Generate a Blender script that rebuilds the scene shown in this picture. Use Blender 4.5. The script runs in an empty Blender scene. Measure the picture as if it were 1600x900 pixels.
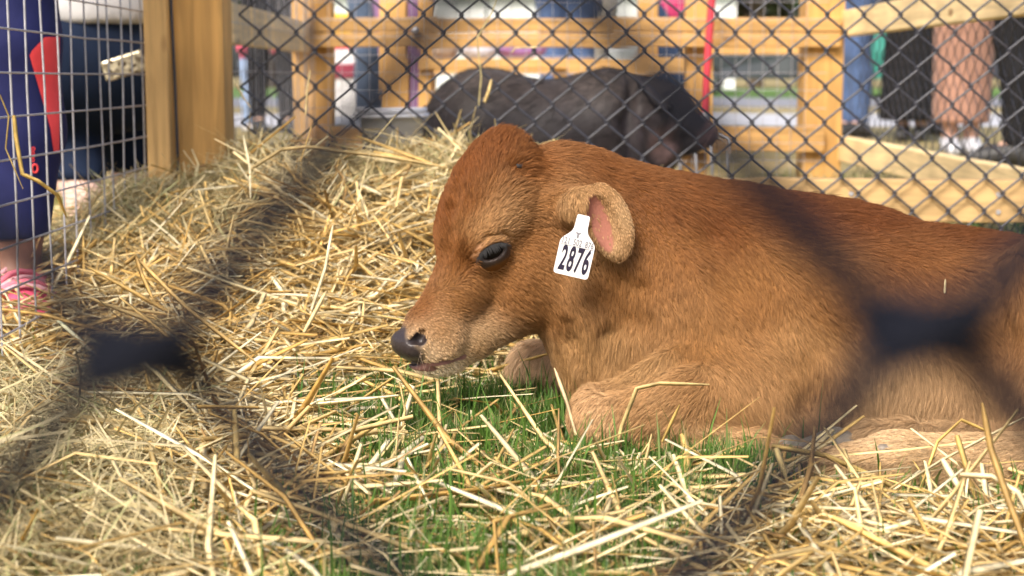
import bpy, math, random
import numpy as np
from mathutils import Vector, Matrix

# ------------------------------------------------------------------ camera, sky, sun, exposure
SC = bpy.context.scene
COL = SC.collection
CAM_H, PITCH, FPX = 0.37, math.radians(7.7), 2444.0
cam_d = bpy.data.cameras.new('camera')
cam_d.lens = 55.0; cam_d.sensor_width = 36.0
cam_d.clip_start = 0.01; cam_d.clip_end = 600
cam_d.dof.use_dof = True; cam_d.dof.focus_distance = 1.53; cam_d.dof.aperture_fstop = 7.4
cam_d.dof.aperture_blades = 7
cam = bpy.data.objects.new('camera', cam_d); COL.objects.link(cam)
cam.location = (0, 0, CAM_H); cam.rotation_euler = (math.pi/2 - PITCH, 0, 0)
SC.camera = cam

SUN_EL, SUN_AZ = math.radians(45), math.radians(207)     # azimuth clockwise from +Y
world = bpy.data.worlds.new('World'); SC.world = world; world.use_nodes = True
wn = world.node_tree.nodes; wl = world.node_tree.links
bg = wn['Background']; bg.inputs['Strength'].default_value = 0.15
sky = wn.new('ShaderNodeTexSky'); sky.sky_type = 'NISHITA'; sky.sun_disc = False
sky.sun_elevation = SUN_EL; sky.sun_rotation = SUN_AZ
sky.air_density = 1.0; sky.dust_density = 5.0; sky.ozone_density = 0.6
wl.new(sky.outputs[0], bg.inputs[0])
sun_d = bpy.data.lights.new('sun', 'SUN'); sun_d.energy = 2.0; sun_d.angle = math.radians(20); sun_d.color = (1.0, 0.95, 0.87)
sun = bpy.data.objects.new('sun', sun_d); COL.objects.link(sun)
sd = Vector((math.sin(SUN_AZ)*math.cos(SUN_EL), math.cos(SUN_AZ)*math.cos(SUN_EL), math.sin(SUN_EL)))
sun.rotation_euler = sd.to_track_quat('Z', 'Y').to_euler(); sun.location = (-3, -4, 6)
SC.view_settings.view_transform = 'Standard'; SC.view_settings.look = 'None'
SC.view_settings.exposure = 0.90; SC.view_settings.gamma = 1.0
SC.render.engine = 'CYCLES'
SC.cycles.use_denoising = True
SC.cycles.max_bounces = 6; SC.cycles.diffuse_bounces = 3; SC.cycles.glossy_bounces = 2
SC.cycles.transparent_max_bounces = 8; SC.cycles.transmission_bounces = 3
SC.cycles_curves.shape = 'RIBBONS'
rng = np.random.default_rng(7); random.seed(7)

# ------------------------------------------------------------------ helpers
CP, SP = math.cos(PITCH), math.sin(PITCH)
def W(px, py, D):
    """photo pixel + distance along +Y (metres) -> world point"""
    a = (px-800)/FPX; b = (450-py)/FPX
    ry = CP + b*SP; rz = -SP + b*CP
    t = D/ry
    return np.array([a*t, D, CAM_H + rz*t])

def link(o, parent=None):
    COL.objects.link(o)
    if parent is not None: o.parent = parent
    return o
def tag(o, label=None, cat=None, group=None, kind=None):
    if label: o['label'] = label
    if cat: o['category'] = cat
    if group: o['group'] = group
    if kind: o['kind'] = kind
    return o
def thing(name, label, cat, loc=(0, 0, 0), group=None, rz=0.0):
    o = bpy.data.objects.new(name, None); o.location = [float(c) for c in loc]; o.rotation_euler = (0, 0, rz)
    o.empty_display_size = 0.05
    link(o); return tag(o, label, cat, group)
def rel(o, parent):
    """world-space mesh under an empty that is not at the origin"""
    o.matrix_parent_inverse = (Matrix.Translation(parent.location) @ parent.rotation_euler.to_matrix().to_4x4()).inverted()
    return o

def np_mesh(name, V, F, smooth=True):
    """V (n,3), F (m,3|4) -> mesh"""
    V = np.ascontiguousarray(V, dtype=np.float32); F = np.ascontiguousarray(F, dtype=np.int32)
    me = bpy.data.meshes.new(name)
    n, m, k = len(V), len(F), F.shape[1]
    me.vertices.add(n); me.vertices.foreach_set('co', V.ravel())
    me.loops.add(m*k); me.loops.foreach_set('vertex_index', F.ravel())
    me.polygons.add(m)
    me.polygons.foreach_set('loop_start', np.arange(0, m*k, k, dtype=np.int32))
    me.polygons.foreach_set('loop_total', np.full(m, k, dtype=np.int32))
    me.polygons.foreach_set('use_smooth', np.full(m, smooth, dtype=bool))
    me.update(calc_edges=True)
    return me
def mesh_obj(name, me, mat, parent=None):
    o = bpy.data.objects.new(name, me)
    if mat is not None and len(me.materials) == 0: me.materials.append(mat)
    link(o, parent)
    if parent is not None: rel(o, parent)
    return o
def point_attr(me, name, C):
    C = np.ascontiguousarray(C, dtype=np.float32)
    if C.shape[1] == 3: C = np.concatenate([C, np.ones((len(C), 1), np.float32)], 1)
    a = me.attributes.new(name, 'FLOAT_COLOR', 'POINT'); a.data.foreach_set('color', C.ravel())

def box_me(name, sx, sy, sz, bev=0.004):
    """bevelled board centred on the origin"""
    import bmesh
    bm = bmesh.new(); bmesh.ops.create_cube(bm, size=1)
    bmesh.ops.scale(bm, vec=(sx, sy, sz), verts=bm.verts)
    if bev: bmesh.ops.bevel(bm, geom=list(bm.edges), offset=bev, segments=2, affect='EDGES', profile=0.6)
    me = bpy.data.meshes.new(name); bm.to_mesh(me); bm.free()
    return me
def board(name, a, b, w, t, mat, parent, up=(0, 0, 1), bev=0.004):
    """plank from a to b; w = size along 'up', t = thickness across"""
    a = Vector([float(c) for c in a]); b = Vector([float(c) for c in b]); d = b-a; L = d.length; x = d.normalized()
    u = Vector(up); y = u.cross(x).normalized(); z = x.cross(y).normalized()
    me = box_me(name, L, t, w, bev)
    M = Matrix((x, y, z)).transposed().to_4x4(); M.translation = (a+b)/2
    me.transform(M)
    return mesh_obj(name, me, mat, parent)

def tube(pts, rad, sides=6, caps=False):
    """polyline tube -> V, F(quads); rad scalar or per point"""
    P = np.asarray(pts, float); n = len(P)
    R = np.broadcast_to(np.asarray(rad, float), (n,))
    T = np.gradient(P, axis=0); T /= np.linalg.norm(T, axis=1)[:, None]+1e-12
    ref = np.array([0, 0, 1.0]) if abs(T[:, 2]).mean() < .8 else np.array([1.0, 0, 0])
    A = np.cross(T, ref); A /= np.linalg.norm(A, axis=1)[:, None]+1e-12
    B = np.cross(T, A)
    an = np.arange(sides)*2*np.pi/sides
    V = P[:, None]+R[:, None, None]*(np.cos(an)[None, :, None]*A[:, None]+np.sin(an)[None, :, None]*B[:, None])
    i = np.arange(n-1)[:, None]*sides; j = np.arange(sides)[None]; j2 = (j+1) % sides
    F = np.stack([i+j, i+j2, i+sides+j2, i+sides+j], -1).reshape(-1, 4)
    return V.reshape(-1, 3), F
def join(parts):
    Vs, Fs, o = [], [], 0
    for v, f in parts:
        Vs.append(v); Fs.append(f+o); o += len(v)
    return np.concatenate(Vs), np.concatenate(Fs)

# ------------------------------------------------------------------ materials
def new_mat(name):
    m = bpy.data.materials.new(name); m.use_nodes = True
    return m, m.node_tree.nodes, m.node_tree.links, m.node_tree.nodes['Principled BSDF']
def simple(name, col, rough=0.7, var=0.15, scale=30.0, metal=0.0, spec=0.4, bump=0.0, stretch=None, coord='Object', sheen=0.0):
    m, N, L, b = new_mat(name)
    tc = N.new('ShaderNodeTexCoord'); mp = N.new('ShaderNodeMapping')
    L.new(tc.outputs[coord], mp.inputs[0])
    if stretch: mp.inputs['Scale'].default_value = stretch
    nz = N.new('ShaderNodeTexNoise'); nz.inputs['Scale'].default_value = scale; nz.inputs['Detail'].default_value = 5
    L.new(mp.outputs[0], nz.inputs['Vector'])
    rp = N.new('ShaderNodeValToRGB')
    c = np.array(col)
    rp.color_ramp.elements[0].position = .3; rp.color_ramp.elements[1].position = .7
    rp.color_ramp.elements[0].color = (*np.clip(c*(1-var), 0, 1), 1); rp.color_ramp.elements[1].color = (*np.clip(c*(1+var), 0, 1), 1)
    L.new(nz.outputs[0], rp.inputs[0]); L.new(rp.outputs[0], b.inputs['Base Color'])
    b.inputs['Roughness'].default_value = rough; b.inputs['Metallic'].default_value = metal
    b.inputs['Specular IOR Level'].default_value = spec
    if sheen: b.inputs['Sheen Weight'].default_value = sheen
    if bump:
        bp = N.new('ShaderNodeBump'); bp.inputs['Strength'].default_value = bump; bp.inputs['Distance'].default_value = .004
        L.new(nz.outputs[0], bp.inputs['Height']); L.new(bp.outputs[0], b.inputs['Normal'])
    return m
def attr_mat(name, attr, rough=0.6, spec=0.3, noise=(0, 1), gain=1.0, transl=0.0, sheen=0.0):
    m, N, L, b = new_mat(name)
    at = N.new('ShaderNodeAttribute'); at.attribute_name = attr
    src = at.outputs['Color']
    if noise[0]:
        tc = N.new('ShaderNodeTexCoord'); nz = N.new('ShaderNodeTexNoise'); nz.inputs['Scale'].default_value = noise[1]; nz.inputs['Detail'].default_value = 4
        L.new(tc.outputs['Object'], nz.inputs['Vector'])
        mr = N.new('ShaderNodeMapRange'); mr.inputs['From Min'].default_value = .3; mr.inputs['From Max'].default_value = .7
        mr.inputs['To Min'].default_value = 1-noise[0]; mr.inputs['To Max'].default_value = 1+noise[0]
        L.new(nz.outputs[0], mr.inputs['Value'])
        mx = N.new('ShaderNodeVectorMath'); mx.operation = 'MULTIPLY'
        L.new(src, mx.inputs[0]); L.new(mr.outputs[0], mx.inputs[1]); src = mx.outputs[0]
    L.new(src, b.inputs['Base Color'])
    b.inputs['Roughness'].default_value = rough; b.inputs['Specular IOR Level'].default_value = spec
    if sheen: b.inputs['Sheen Weight'].default_value = sheen
    if transl:
        out = N['Material Output']; tr = N.new('ShaderNodeBsdfTranslucent'); ms = N.new('ShaderNodeMixShader')
        ms.inputs[0].default_value = transl
        L.new(src, tr.inputs['Color']); L.new(b.outputs[0], ms.inputs[1]); L.new(tr.outputs[0], ms.inputs[2]); L.new(ms.outputs[0], out.inputs[0])
    return m
def wood_mat(name, base, axis='Z', dark=0.74):
    """stained softwood: grain stretched along an axis, knots, scuffs"""
    m, N, L, b = new_mat(name)
    tc = N.new('ShaderNodeTexCoord'); mp = N.new('ShaderNodeMapping'); L.new(tc.outputs['Object'], mp.inputs[0])
    s = {'X': (2.2, 30, 30), 'Y': (30, 2.2, 30), 'Z': (30, 30, 2.2)}[axis]; mp.inputs['Scale'].default_value = s
    n1 = N.new('ShaderNodeTexNoise'); n1.inputs['Scale'].default_value = 2.2; n1.inputs['Detail'].default_value = 7; n1.inputs['Distortion'].default_value = .8
    L.new(mp.outputs[0], n1.inputs['Vector'])
    n2 = N.new('ShaderNodeTexNoise'); n2.inputs['Scale'].default_value = 5; L.new(tc.outputs['Object'], n2.inputs['Vector'])
    c = np.array(base)
    rp = N.new('ShaderNodeValToRGB'); rp.color_ramp.elements[0].position = .28; rp.color_ramp.elements[1].position = .68
    rp.color_ramp.elements[0].color = (*(c*dark), 1); rp.color_ramp.elements[1].color = (*np.clip(c*1.18, 0, 1), 1)
    L.new(n1.outputs[0], rp.inputs[0])
    mr = N.new('ShaderNodeMapRange'); mr.inputs['From Min'].default_value = .3; mr.inputs['From Max'].default_value = .7; mr.inputs['To Min'].default_value = .78; mr.inputs['To Max'].default_value = 1.15
    L.new(n2.outputs[0], mr.inputs['Value'])
    mx = N.new('ShaderNodeVectorMath'); mx.operation = 'MULTIPLY'; L.new(rp.outputs[0], mx.inputs[0]); L.new(mr.outputs[0], mx.inputs[1])
    vk = N.new('ShaderNodeTexVoronoi'); vk.inputs['Scale'].default_value = 1.0; mk = N.new('ShaderNodeMapping'); L.new(tc.outputs['Object'], mk.inputs[0])
    mk.inputs['Scale'].default_value = {'X': (5, 11, 11), 'Y': (11, 5, 11), 'Z': (11, 11, 5)}[axis]; L.new(mk.outputs[0], vk.inputs['Vector'])
    rk = N.new('ShaderNodeValToRGB'); rk.color_ramp.elements[0].position = .05; rk.color_ramp.elements[0].color = (.35, .27, .22, 1); rk.color_ramp.elements[1].position = .13; rk.color_ramp.elements[1].color = (1, 1, 1, 1)
    L.new(vk.outputs['Distance'], rk.inputs[0])
    mx2 = N.new('ShaderNodeVectorMath'); mx2.operation = 'MULTIPLY'; L.new(mx.outputs[0], mx2.inputs[0]); L.new(rk.outputs[0], mx2.inputs[1]); mx = mx2
    L.new(mx.outputs[0], b.inputs['Base Color']); b.inputs['Roughness'].default_value = .6; b.inputs['Specular IOR Level'].default_value = .3
    bp = N.new('ShaderNodeBump'); bp.inputs['Strength'].default_value = .25; bp.inputs['Distance'].default_value = .002
    L.new(n1.outputs[0], bp.inputs['Height']); L.new(bp.outputs[0], b.inputs['Normal'])
    return m

WOODC = (0.58, 0.33, 0.105)
M = {
 'wood_z': wood_mat('stained_wood_upright', WOODC, 'Z'),
 'wood_z2': wood_mat('stained_wood_plank', (0.66, 0.41, 0.16), 'Z'),
 'wood_x': wood_mat('stained_wood_across', (0.56, 0.325, 0.115), 'X'),
 'wood_y': wood_mat('stained_wood_along_lit', (0.86, 0.64, 0.33), 'Y'),  # lighter base: light on the side-facing rails is put into the colour
 'vinyl': simple('dark_vinyl_wire', (0.030, 0.031, 0.042), .38, .25, 60, spec=.6),
 'vinyl_matte': simple('black_vinyl_wire', (0.005, 0.006, 0.011), .75, .2, 60, spec=.1),
 'galv': simple('galvanised_wire', (0.42, 0.42, 0.46), .45, .2, 80, metal=.6),
 'galv_light': simple('bright_galvanised_wire', (0.45, 0.45, 0.48), .45, .2, 80, metal=.5),
}

# ------------------------------------------------------------------ implicit-surface sculpting (numpy)
class Sculpt:
    def __init__(s, xs, ys, zs):
        s.x, s.y, s.z = [np.asarray(a, np.float32) for a in (xs, ys, zs)]
        s.F = np.full((len(xs), len(ys), len(zs)), 0.3, np.float32)
        s.R = np.eye(3); s.o = np.zeros(3)
    def _sub(s, lo, hi):
        sl = []
        for a, l, h in zip((s.x, s.y, s.z), lo, hi):
            i = max(int(np.searchsorted(a, l))-1, 0); j = min(int(np.searchsorted(a, h))+1, len(a))
            if j-i < 2: return None
            sl.append(slice(i, j))
        return tuple(sl)
    def _pts(s, sl):
        return s.x[sl[0]][:, None, None], s.y[sl[1]][None, :, None], s.z[sl[2]][None, None, :]
    @staticmethod
    def smin(a, b, k):
        h = np.clip(.5+.5*(b-a)/k, 0, 1)
        return b+(a-b)*h-k*h*(1-h)
    def _apply(s, sl, d, k, mode):
        F = s.F[sl]
        if mode == 'add': s.F[sl] = s.smin(F, d, k)
        elif mode == 'cut': s.F[sl] = -s.smin(-F, d, k)
    def ell(s, c, r, k=.02, R=None, mode='add', extra=.06):
        """ellipsoid; R columns are its axes"""
        c = np.asarray(c, float); r = np.asarray(r, float)
        R = np.eye(3) if R is None else np.asarray(R, float)
        ext = np.sqrt(((R*r[None])**2).sum(1))+extra+k
        sl = s._sub(c-ext, c+ext)
        if sl is None: return
        X, Y, Z = s._pts(sl); X = X-c[0]; Y = Y-c[1]; Z = Z-c[2]
        q = [(R[0, i]*X+R[1, i]*Y+R[2, i]*Z).astype(np.float32) for i in range(3)]
        k0 = np.sqrt(sum((q[i]/r[i])**2 for i in range(3)))+1e-6
        k1 = np.sqrt(sum((q[i]/r[i]**2)**2 for i in range(3)))+1e-6
        s._apply(sl, k0*(k0-1)/k1, k, mode)
    def cone(s, a, ra, b, rb, k=.02, mode='add', extra=.06, squash=None):
        """tapered capsule; squash=(axis_vec, factor) flattens it along an axis"""
        a = np.asarray(a, float); b = np.asarray(b, float)
        m = max(ra, rb)+extra+k
        sl = s._sub(np.minimum(a, b)-m, np.maximum(a, b)+m)
        if sl is None: return
        X, Y, Z = s._pts(sl); ba = b-a; L2 = float(ba@ba)+1e-12
        X = X-a[0]; Y = Y-a[1]; Z = Z-a[2]
        h = np.clip((X*ba[0]+Y*ba[1]+Z*ba[2])/L2, 0, 1)
        dx = X-ba[0]*h; dy = Y-ba[1]*h; dz = Z-ba[2]*h
        d2 = dx*dx+dy*dy+dz*dz
        if squash is not None:
            ax, f = squash; ax = np.asarray(ax, float)/np.linalg.norm(ax)
            t = dx*ax[0]+dy*ax[1]+dz*ax[2]; d2 = d2+(1/f**2-1)*t*t
        s._apply(sl, np.sqrt(d2)-(ra+(rb-ra)*h), k, mode)
    def sample(s, P):
        P = np.asarray(P)
        ix = np.clip(np.searchsorted(s.x, P[:, 0]), 1, len(s.x)-1); iy = np.clip(np.searchsorted(s.y, P[:, 1]), 1, len(s.y)-1); iz = np.clip(np.searchsorted(s.z, P[:, 2]), 1, len(s.z)-1)
        out = np.zeros(len(P), np.float32)
        fx = np.clip((P[:, 0]-s.x[ix-1])/(s.x[ix]-s.x[ix-1]), 0, 1); fy = np.clip((P[:, 1]-s.y[iy-1])/(s.y[iy]-s.y[iy-1]), 0, 1); fz = np.clip((P[:, 2]-s.z[iz-1])/(s.z[iz]-s.z[iz-1]), 0, 1)
        for a in (0, 1):
            for b in (0, 1):
                for c in (0, 1):
                    w = (fx if a else 1-fx)*(fy if b else 1-fy)*(fz if c else 1-fz)
                    out += w*s.F[ix-1+a, iy-1+b, iz-1+c]
        outside = (P[:, 0] < s.x[0]) | (P[:, 0] > s.x[-1]) | (P[:, 1] < s.y[0]) | (P[:, 1] > s.y[-1]) | (P[:, 2] > s.z[-1])
        out[outside] = .3
        return out
    def mesh(s, smooth=2):
        F = s.F; S = F < 0
        nx, ny, nz = F.shape
        cnt = np.zeros((nx-1, ny-1, nz-1), np.int8)
        for a in (0, 1):
            for b in (0, 1):
                for c in (0, 1):
                    cnt += S[a:nx-1+a, b:ny-1+b, c:nz-1+c]
        act = (cnt > 0) & (cnt < 8)
        I, J, K = np.nonzero(act); n = len(I)
        idx = np.full(act.shape, -1, np.int32); idx[I, J, K] = np.arange(n)
        acc = np.zeros((n, 3)); num = np.zeros(n)
        cs = [(a, b, c) for a in (0, 1) for b in (0, 1) for c in (0, 1)]
        for p in cs:
            for q in cs:
                if sum(abs(p[i]-q[i]) for i in range(3)) == 1 and p < q:
                    f0 = F[I+p[0], J+p[1], K+p[2]]; f1 = F[I+q[0], J+q[1], K+q[2]]
                    m = (f0 < 0) != (f1 < 0)
                    t = np.where(m, f0/(f0-f1+1e-20), 0)
                    P0 = np.stack([s.x[I+p[0]], s.y[J+p[1]], s.z[K+p[2]]], 1); P1 = np.stack([s.x[I+q[0]], s.y[J+q[1]], s.z[K+q[2]]], 1)
                    acc += np.where(m[:, None], P0+(P1-P0)*t[:, None], 0); num += m
        V = acc/num[:, None]
        quads = []
        def faces(ax):
            sl0 = [slice(1, -1)]*3; sl0[ax] = slice(0, -1); sl1 = [slice(1, -1)]*3; sl1[ax] = slice(1, None)
            A = S[tuple(sl0)]; B = S[tuple(sl1)]
            for flip, mask in ((False, A & ~B), (True, ~A & B)):
                g = np.stack(np.nonzero(mask), 1)
                if len(g) == 0: continue
                o = np.ones(3, int); o[ax] = 0; g = g+o
                u, v = [(1, 2), (2, 0), (0, 1)][ax]
                def at(du, dv):
                    h = g.copy(); h[:, u] -= du; h[:, v] -= dv
                    return idx[h[:, 0], h[:, 1], h[:, 2]]
                q = np.stack([at(1, 1), at(0, 1), at(0, 0), at(1, 0)], 1)
                if flip: q = q[:, ::-1]
                quads.append(q)
        for ax in range(3): faces(ax)
        Q = np.concatenate(quads); Q = Q[(Q >= 0).all(1)]
        for _ in range(smooth):
            A = np.zeros_like(V); c = np.zeros(len(V))
            for e in range(4):
                i, j = Q[:, e], Q[:, (e+1) % 4]
                np.add.at(A, i, V[j]); np.add.at(c, i, 1); np.add.at(A, j, V[i]); np.add.at(c, j, 1)
            V = .45*V+.55*A/np.maximum(c, 1)[:, None]
        return V.astype(np.float32), Q
def vnormals(V, Q):
    n = np.cross(V[Q[:, 2]]-V[Q[:, 0]], V[Q[:, 3]]-V[Q[:, 1]])
    N = np.zeros_like(V)
    for e in range(4): np.add.at(N, Q[:, e], n)
    return N/(np.linalg.norm(N, axis=1)[:, None]+1e-12)
def axis_grid(lo, hi, *dens):
    """dens: list of (upto, step)"""
    out = [lo]
    while out[-1] < hi:
        st = next((d for u, d in dens if out[-1] < u), dens[-1][1]); out.append(out[-1]+st)
    return np.array(out)
def wobble(P, f, seed=0):
    r = np.random.default_rng(seed); s = 0
    for i in range(5):
        k = r.normal(size=3)*f; s = s+np.sin(P@k+r.uniform(0, 6.28))
    return s/5

# ------------------------------------------------------------------ ground, road, verge
def sstep(a, b, x):
    t = np.clip((x-a)/(b-a), 0, 1); return t*t*(3-2*t)
def terrain(x, y):
    x = np.asarray(x, float); y = np.asarray(y, float)
    rise = sstep(1.62, 2.58, y)**1.5*(1-.75*sstep(2.62, 3.0, y))
    side = 1-.9*sstep(-.02, .40, x); out = 1-.40*(1-sstep(-.75, -.40, x))-.5*(1-sstep(-.85, -.62, x))
    h = .205*rise*side*out
    h = h+.04*np.exp(-((x+.46)/.2)**2-((y-1.10)/.28)**2)
    h = h+.05*np.exp(-((x-.75)/.5)**2-((y-3.9)/.4)**2)+.06*np.exp(-((x-.35)/.25)**2-((y-3.35)/.3)**2)
    near = (np.abs(x) < 2.5) & (y > .3) & (y < 5)
    bumps = .008*np.sin(x*23+y*9)+.006*np.sin(y*31-x*13)+.004*np.sin(x*51+y*37)
    return h+np.where(near, bumps*(h > .02)*np.clip(h/.08, 0, 1), 0)
gx = np.unique(np.concatenate([np.linspace(-1.3, 1.3, 88), np.array([-400, -120, -40, -15, -6, -3, -2, 2, 3, 6, 15, 40, 120, 400.])]))
gy = np.unique(np.concatenate([np.linspace(.4, 4.6, 120), np.array([-60, -15, -4, -1, 0, 5, 6, 8, 12, 20, 40, 80, 160, 420.])]))
GX, GY = np.meshgrid(gx, gy, indexing='ij'); GZ = terrain(GX, GY)
V = np.stack([GX, GY, GZ], -1).reshape(-1, 3); ny = len(gy)
i, j = np.meshgrid(np.arange(len(gx)-1), np.arange(ny-1), indexing='ij')
Fq = np.stack([i*ny+j, (i+1)*ny+j, (i+1)*ny+j+1, i*ny+j+1], -1).reshape(-1, 4)
gm, N, L, b = new_mat('ground_soil_straw_and_grass')
tc = N.new('ShaderNodeTexCoord'); n1 = N.new('ShaderNodeTexNoise'); n1.inputs['Scale'].default_value = 2.2; n1.inputs['Detail'].default_value = 8
n2 = N.new('ShaderNodeTexNoise'); n2.inputs['Scale'].default_value = 45; n2.inputs['Detail'].default_value = 6
L.new(tc.outputs['Object'], n1.inputs['Vector']); L.new(tc.outputs['Object'], n2.inputs['Vector'])
r1 = N.new('ShaderNodeValToRGB'); e = r1.color_ramp.elements
e[0].position = .35; e[0].color = (.19, .15, .055, 1); e[1].position = .65; e[1].color = (.34, .25, .11, 1)
e2 = e.new(.5); e2.color = (.25, .20, .075, 1)
L.new(n1.outputs[0], r1.inputs[0])
mr = N.new('ShaderNodeMapRange'); mr.inputs['To Min'].default_value = .4; mr.inputs['To Max'].default_value = 1.6; L.new(n2.outputs[0], mr.inputs['Value'])
mx = N.new('ShaderNodeVectorMath'); mx.operation = 'MULTIPLY'; L.new(r1.outputs[0], mx.inputs[0]); L.new(mr.outputs[0], mx.inputs[1])
L.new(mx.outputs[0], b.inputs['Base Color']); b.inputs['Roughness'].default_value = .9
bp = N.new('ShaderNodeBump'); bp.inputs['Strength'].default_value = .6; bp.inputs['Distance'].default_value = .02; L.new(n2.outputs[0], bp.inputs['Height']); L.new(bp.outputs[0], b.inputs['Normal'])
tag(mesh_obj('ground', np_mesh('ground', V, Fq), gm), kind='structure')

def sheet(name, x0, x1, y0, y1, z, mat):
    xs = np.linspace(x0, x1, 10); ys = np.linspace(y0, y1, 6)
    V = np.array([(x, y, z) for x in xs for y in ys]); ii, jj = np.meshgrid(np.arange(9), np.arange(5), indexing='ij')
    F = np.stack([ii*6+jj, (ii+1)*6+jj, (ii+1)*6+jj+1, ii*6+jj+1], -1).reshape(-1, 4)
    return tag(mesh_obj(name, np_mesh(name, V, F), mat), kind='structure')
sheet('showground_grass', -60, 60, 5.2, 60, .004, simple('worn_straw_strewn_grass', (.34, .29, .12), .9, .5, 1.3))
sheet('footpath', -60, 60, 11.5, 15.5, .008, simple('pale_concrete_path', (.40, .40, .42), .85, .12, 3))
sheet('road', -80, 80, 19, 27, .008, simple('grey_asphalt_road', (.20, .20, .22), .85, .15, 5))
sheet('verge', -80, 80, 27.05, 48, .012, simple('mown_green_verge', (.10, .19, .035), .9, .3, 2))

# ------------------------------------------------------------------ chain-link and welded-wire fences
PITCHW, PITCHH = .0635, .062
def chain_mesh(name, rows, r, sides=8, e=.0031, dl=.0042, q=.2, pw=None, ph=None):
    """one zigzag wire: local x from 0 to half a diamond, rising in z"""
    dd = r*1.02
    pw = pw or PITCHW; ph = ph or PITCHH; hw = pw/2; pts = []
    for k in range(rows):
        z = k*ph/2
        right = k % 2 == 1
        bx = hw+e if right else -e
        ix = hw-q*e if right else q*e
        fr = -dd if right else dd                      # arriving strand's depth
        s = -1 if right else 1
        pts += [(ix+s*.004, fr*1.0, z-dl-.0022-.0016*(q > .5)), (ix, fr*.98, z-dl*.75), (bx, 0, z), (ix, -fr*.98, z+dl*.75), (ix+s*.004, -fr*1.0, z+dl+.0022+.0016*(q > .5))]
        zm = z+ph/4; pts.append((hw/2, -fr*.7, zm))
    P = np.array(pts, float)
    t = np.arange(len(P)); tt = np.linspace(0, len(P)-1, len(P)*2-1)          # Catmull-Rom smoothing
    i = np.minimum(tt.astype(int), len(P)-2); f = (tt-i)[:, None]
    p0, p1, p2, p3 = P[np.maximum(i-1, 0)], P[i], P[i+1], P[np.minimum(i+2, len(P)-1)]
    C = .5*(2*p1+(p2-p0)*f+(2*p0-5*p1+4*p2-p3)*f**2+(3*p1-p0-3*p2+p3)*f**3)
    v, q = tube(C, r, sides)
    return np_mesh(name, v, q)
def chain_fence(parent, x0, n, z0, rows, r, sides, mat, phase=0, e=.0031, dl=.0042, q=.2, pw=None, ph=None):
    """wires side by side along the parent's local x"""
    me = chain_mesh('wire', rows, r, sides, e, dl, q, pw, ph); pw = pw or PITCHW; ph = ph or PITCHH; me.materials.append(mat)
    for k in range(n):
        o = bpy.data.objects.new('wire', me); link(o, parent)
        odd = (k+phase) % 2
        o.location = (x0+k*pw/2, 0, z0+(-ph/2 if odd else 0))
def straight_wire(name, a, b, r, mat, parent, sides=6, wob=.0012, seed=0):
    n = 9; a = np.asarray(a, float); b = np.asarray(b, float); t = np.linspace(0, 1, n)[:, None]
    rr = np.random.default_rng(seed); off = np.cumsum(rr.normal(0, wob, (n, 3)), 0); off -= off[0]*(1-t)+off[-1]*t
    v, q = tube(a*(1-t)+b*t+off, r, sides)
    return mesh_obj(name, np_mesh(name, v, q), mat, parent)

# the fence the photograph is taken through
NPW, NPH = .080, .078
ND = NPW*FPX/1245.0
kn = W(215, 555, ND)
nf = thing('chain_link_fence', 'dark chain-link fence in the immediate foreground, far out of focus', 'fence', kn)
nf.rotation_euler = (0, math.radians(-1.8), 0)
chain_fence(nf, -12*NPW, 56, -5*NPH, 24, .0022, 12, M['vinyl_matte'], 0, .0060, .0036, .8, NPW, NPH)

# fence at the back of the calf's pen
RD = 2.75
kr = W(720, 23, RD)
rf = thing('chain_link_fence', 'dark chain-link fence with a low board between the calf and the pig', 'fence', (kr[0], RD, kr[2]))
xl = W(366, 100, RD)[0]; nl = int((kr[0]-xl)/(PITCHW/2))
chain_fence(rf, -nl*PITCHW/2, 72, -6*PITCHH, 22, .0021, 7, M['vinyl'], phase=nl)
def add_board(name, p, q, w, t, mat, parent, up=(0, 0, 1)):
    return board(name, p, q, w, t, mat, parent, up)
a = W(300, 305, RD+.03); b2 = W(1600, 314, RD+.03); b2 = a+(b2-a)*1.25
add_board('bottom_board', a, b2, .076, .038, wood_mat('pale_sawn_board', (.52, .345, .155), 'X'), rf)
add_board('top_rail', (-.62, RD+.03, .86), (1.1, RD+.03, .86), .089, .038, M['wood_x'], rf)
pc = W(317, 100, RD-.08)
add_board('post', (pc[0], pc[1], -.1), (pc[0], pc[1], 1.05), .089, .086, M['wood_z'], rf, up=(0, 1, 0))
add_board('post', (1.05, RD+.1, -.1), (1.05, RD+.1, 1.05), .089, .089, M['wood_z'], rf, up=(0, 1, 0))

def screws(parent, pts, y):
    import bmesh
    bm = bmesh.new(); bmesh.ops.create_cone(bm, cap_ends=True, segments=10, radius1=.0048, radius2=.0038, depth=.003); bmesh.ops.rotate(bm, verts=bm.verts, matrix=Matrix.Rotation(math.pi/2, 3, 'X'))
    me = bpy.data.meshes.new('screw'); bm.to_mesh(me); bm.free(); me.materials.append(M['galv_light'])
    for px, py in pts:
        p = W(px, py, y); o = bpy.data.objects.new('screw', me); link(o, parent); o.location = [float(p[i]-parent.location[i]) for i in range(3)]
screws(rf, ((1120, 300), (1120, 328), (1560, 304), (1560, 332), (1330, 303), (1330, 330)), RD+.009)
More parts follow.
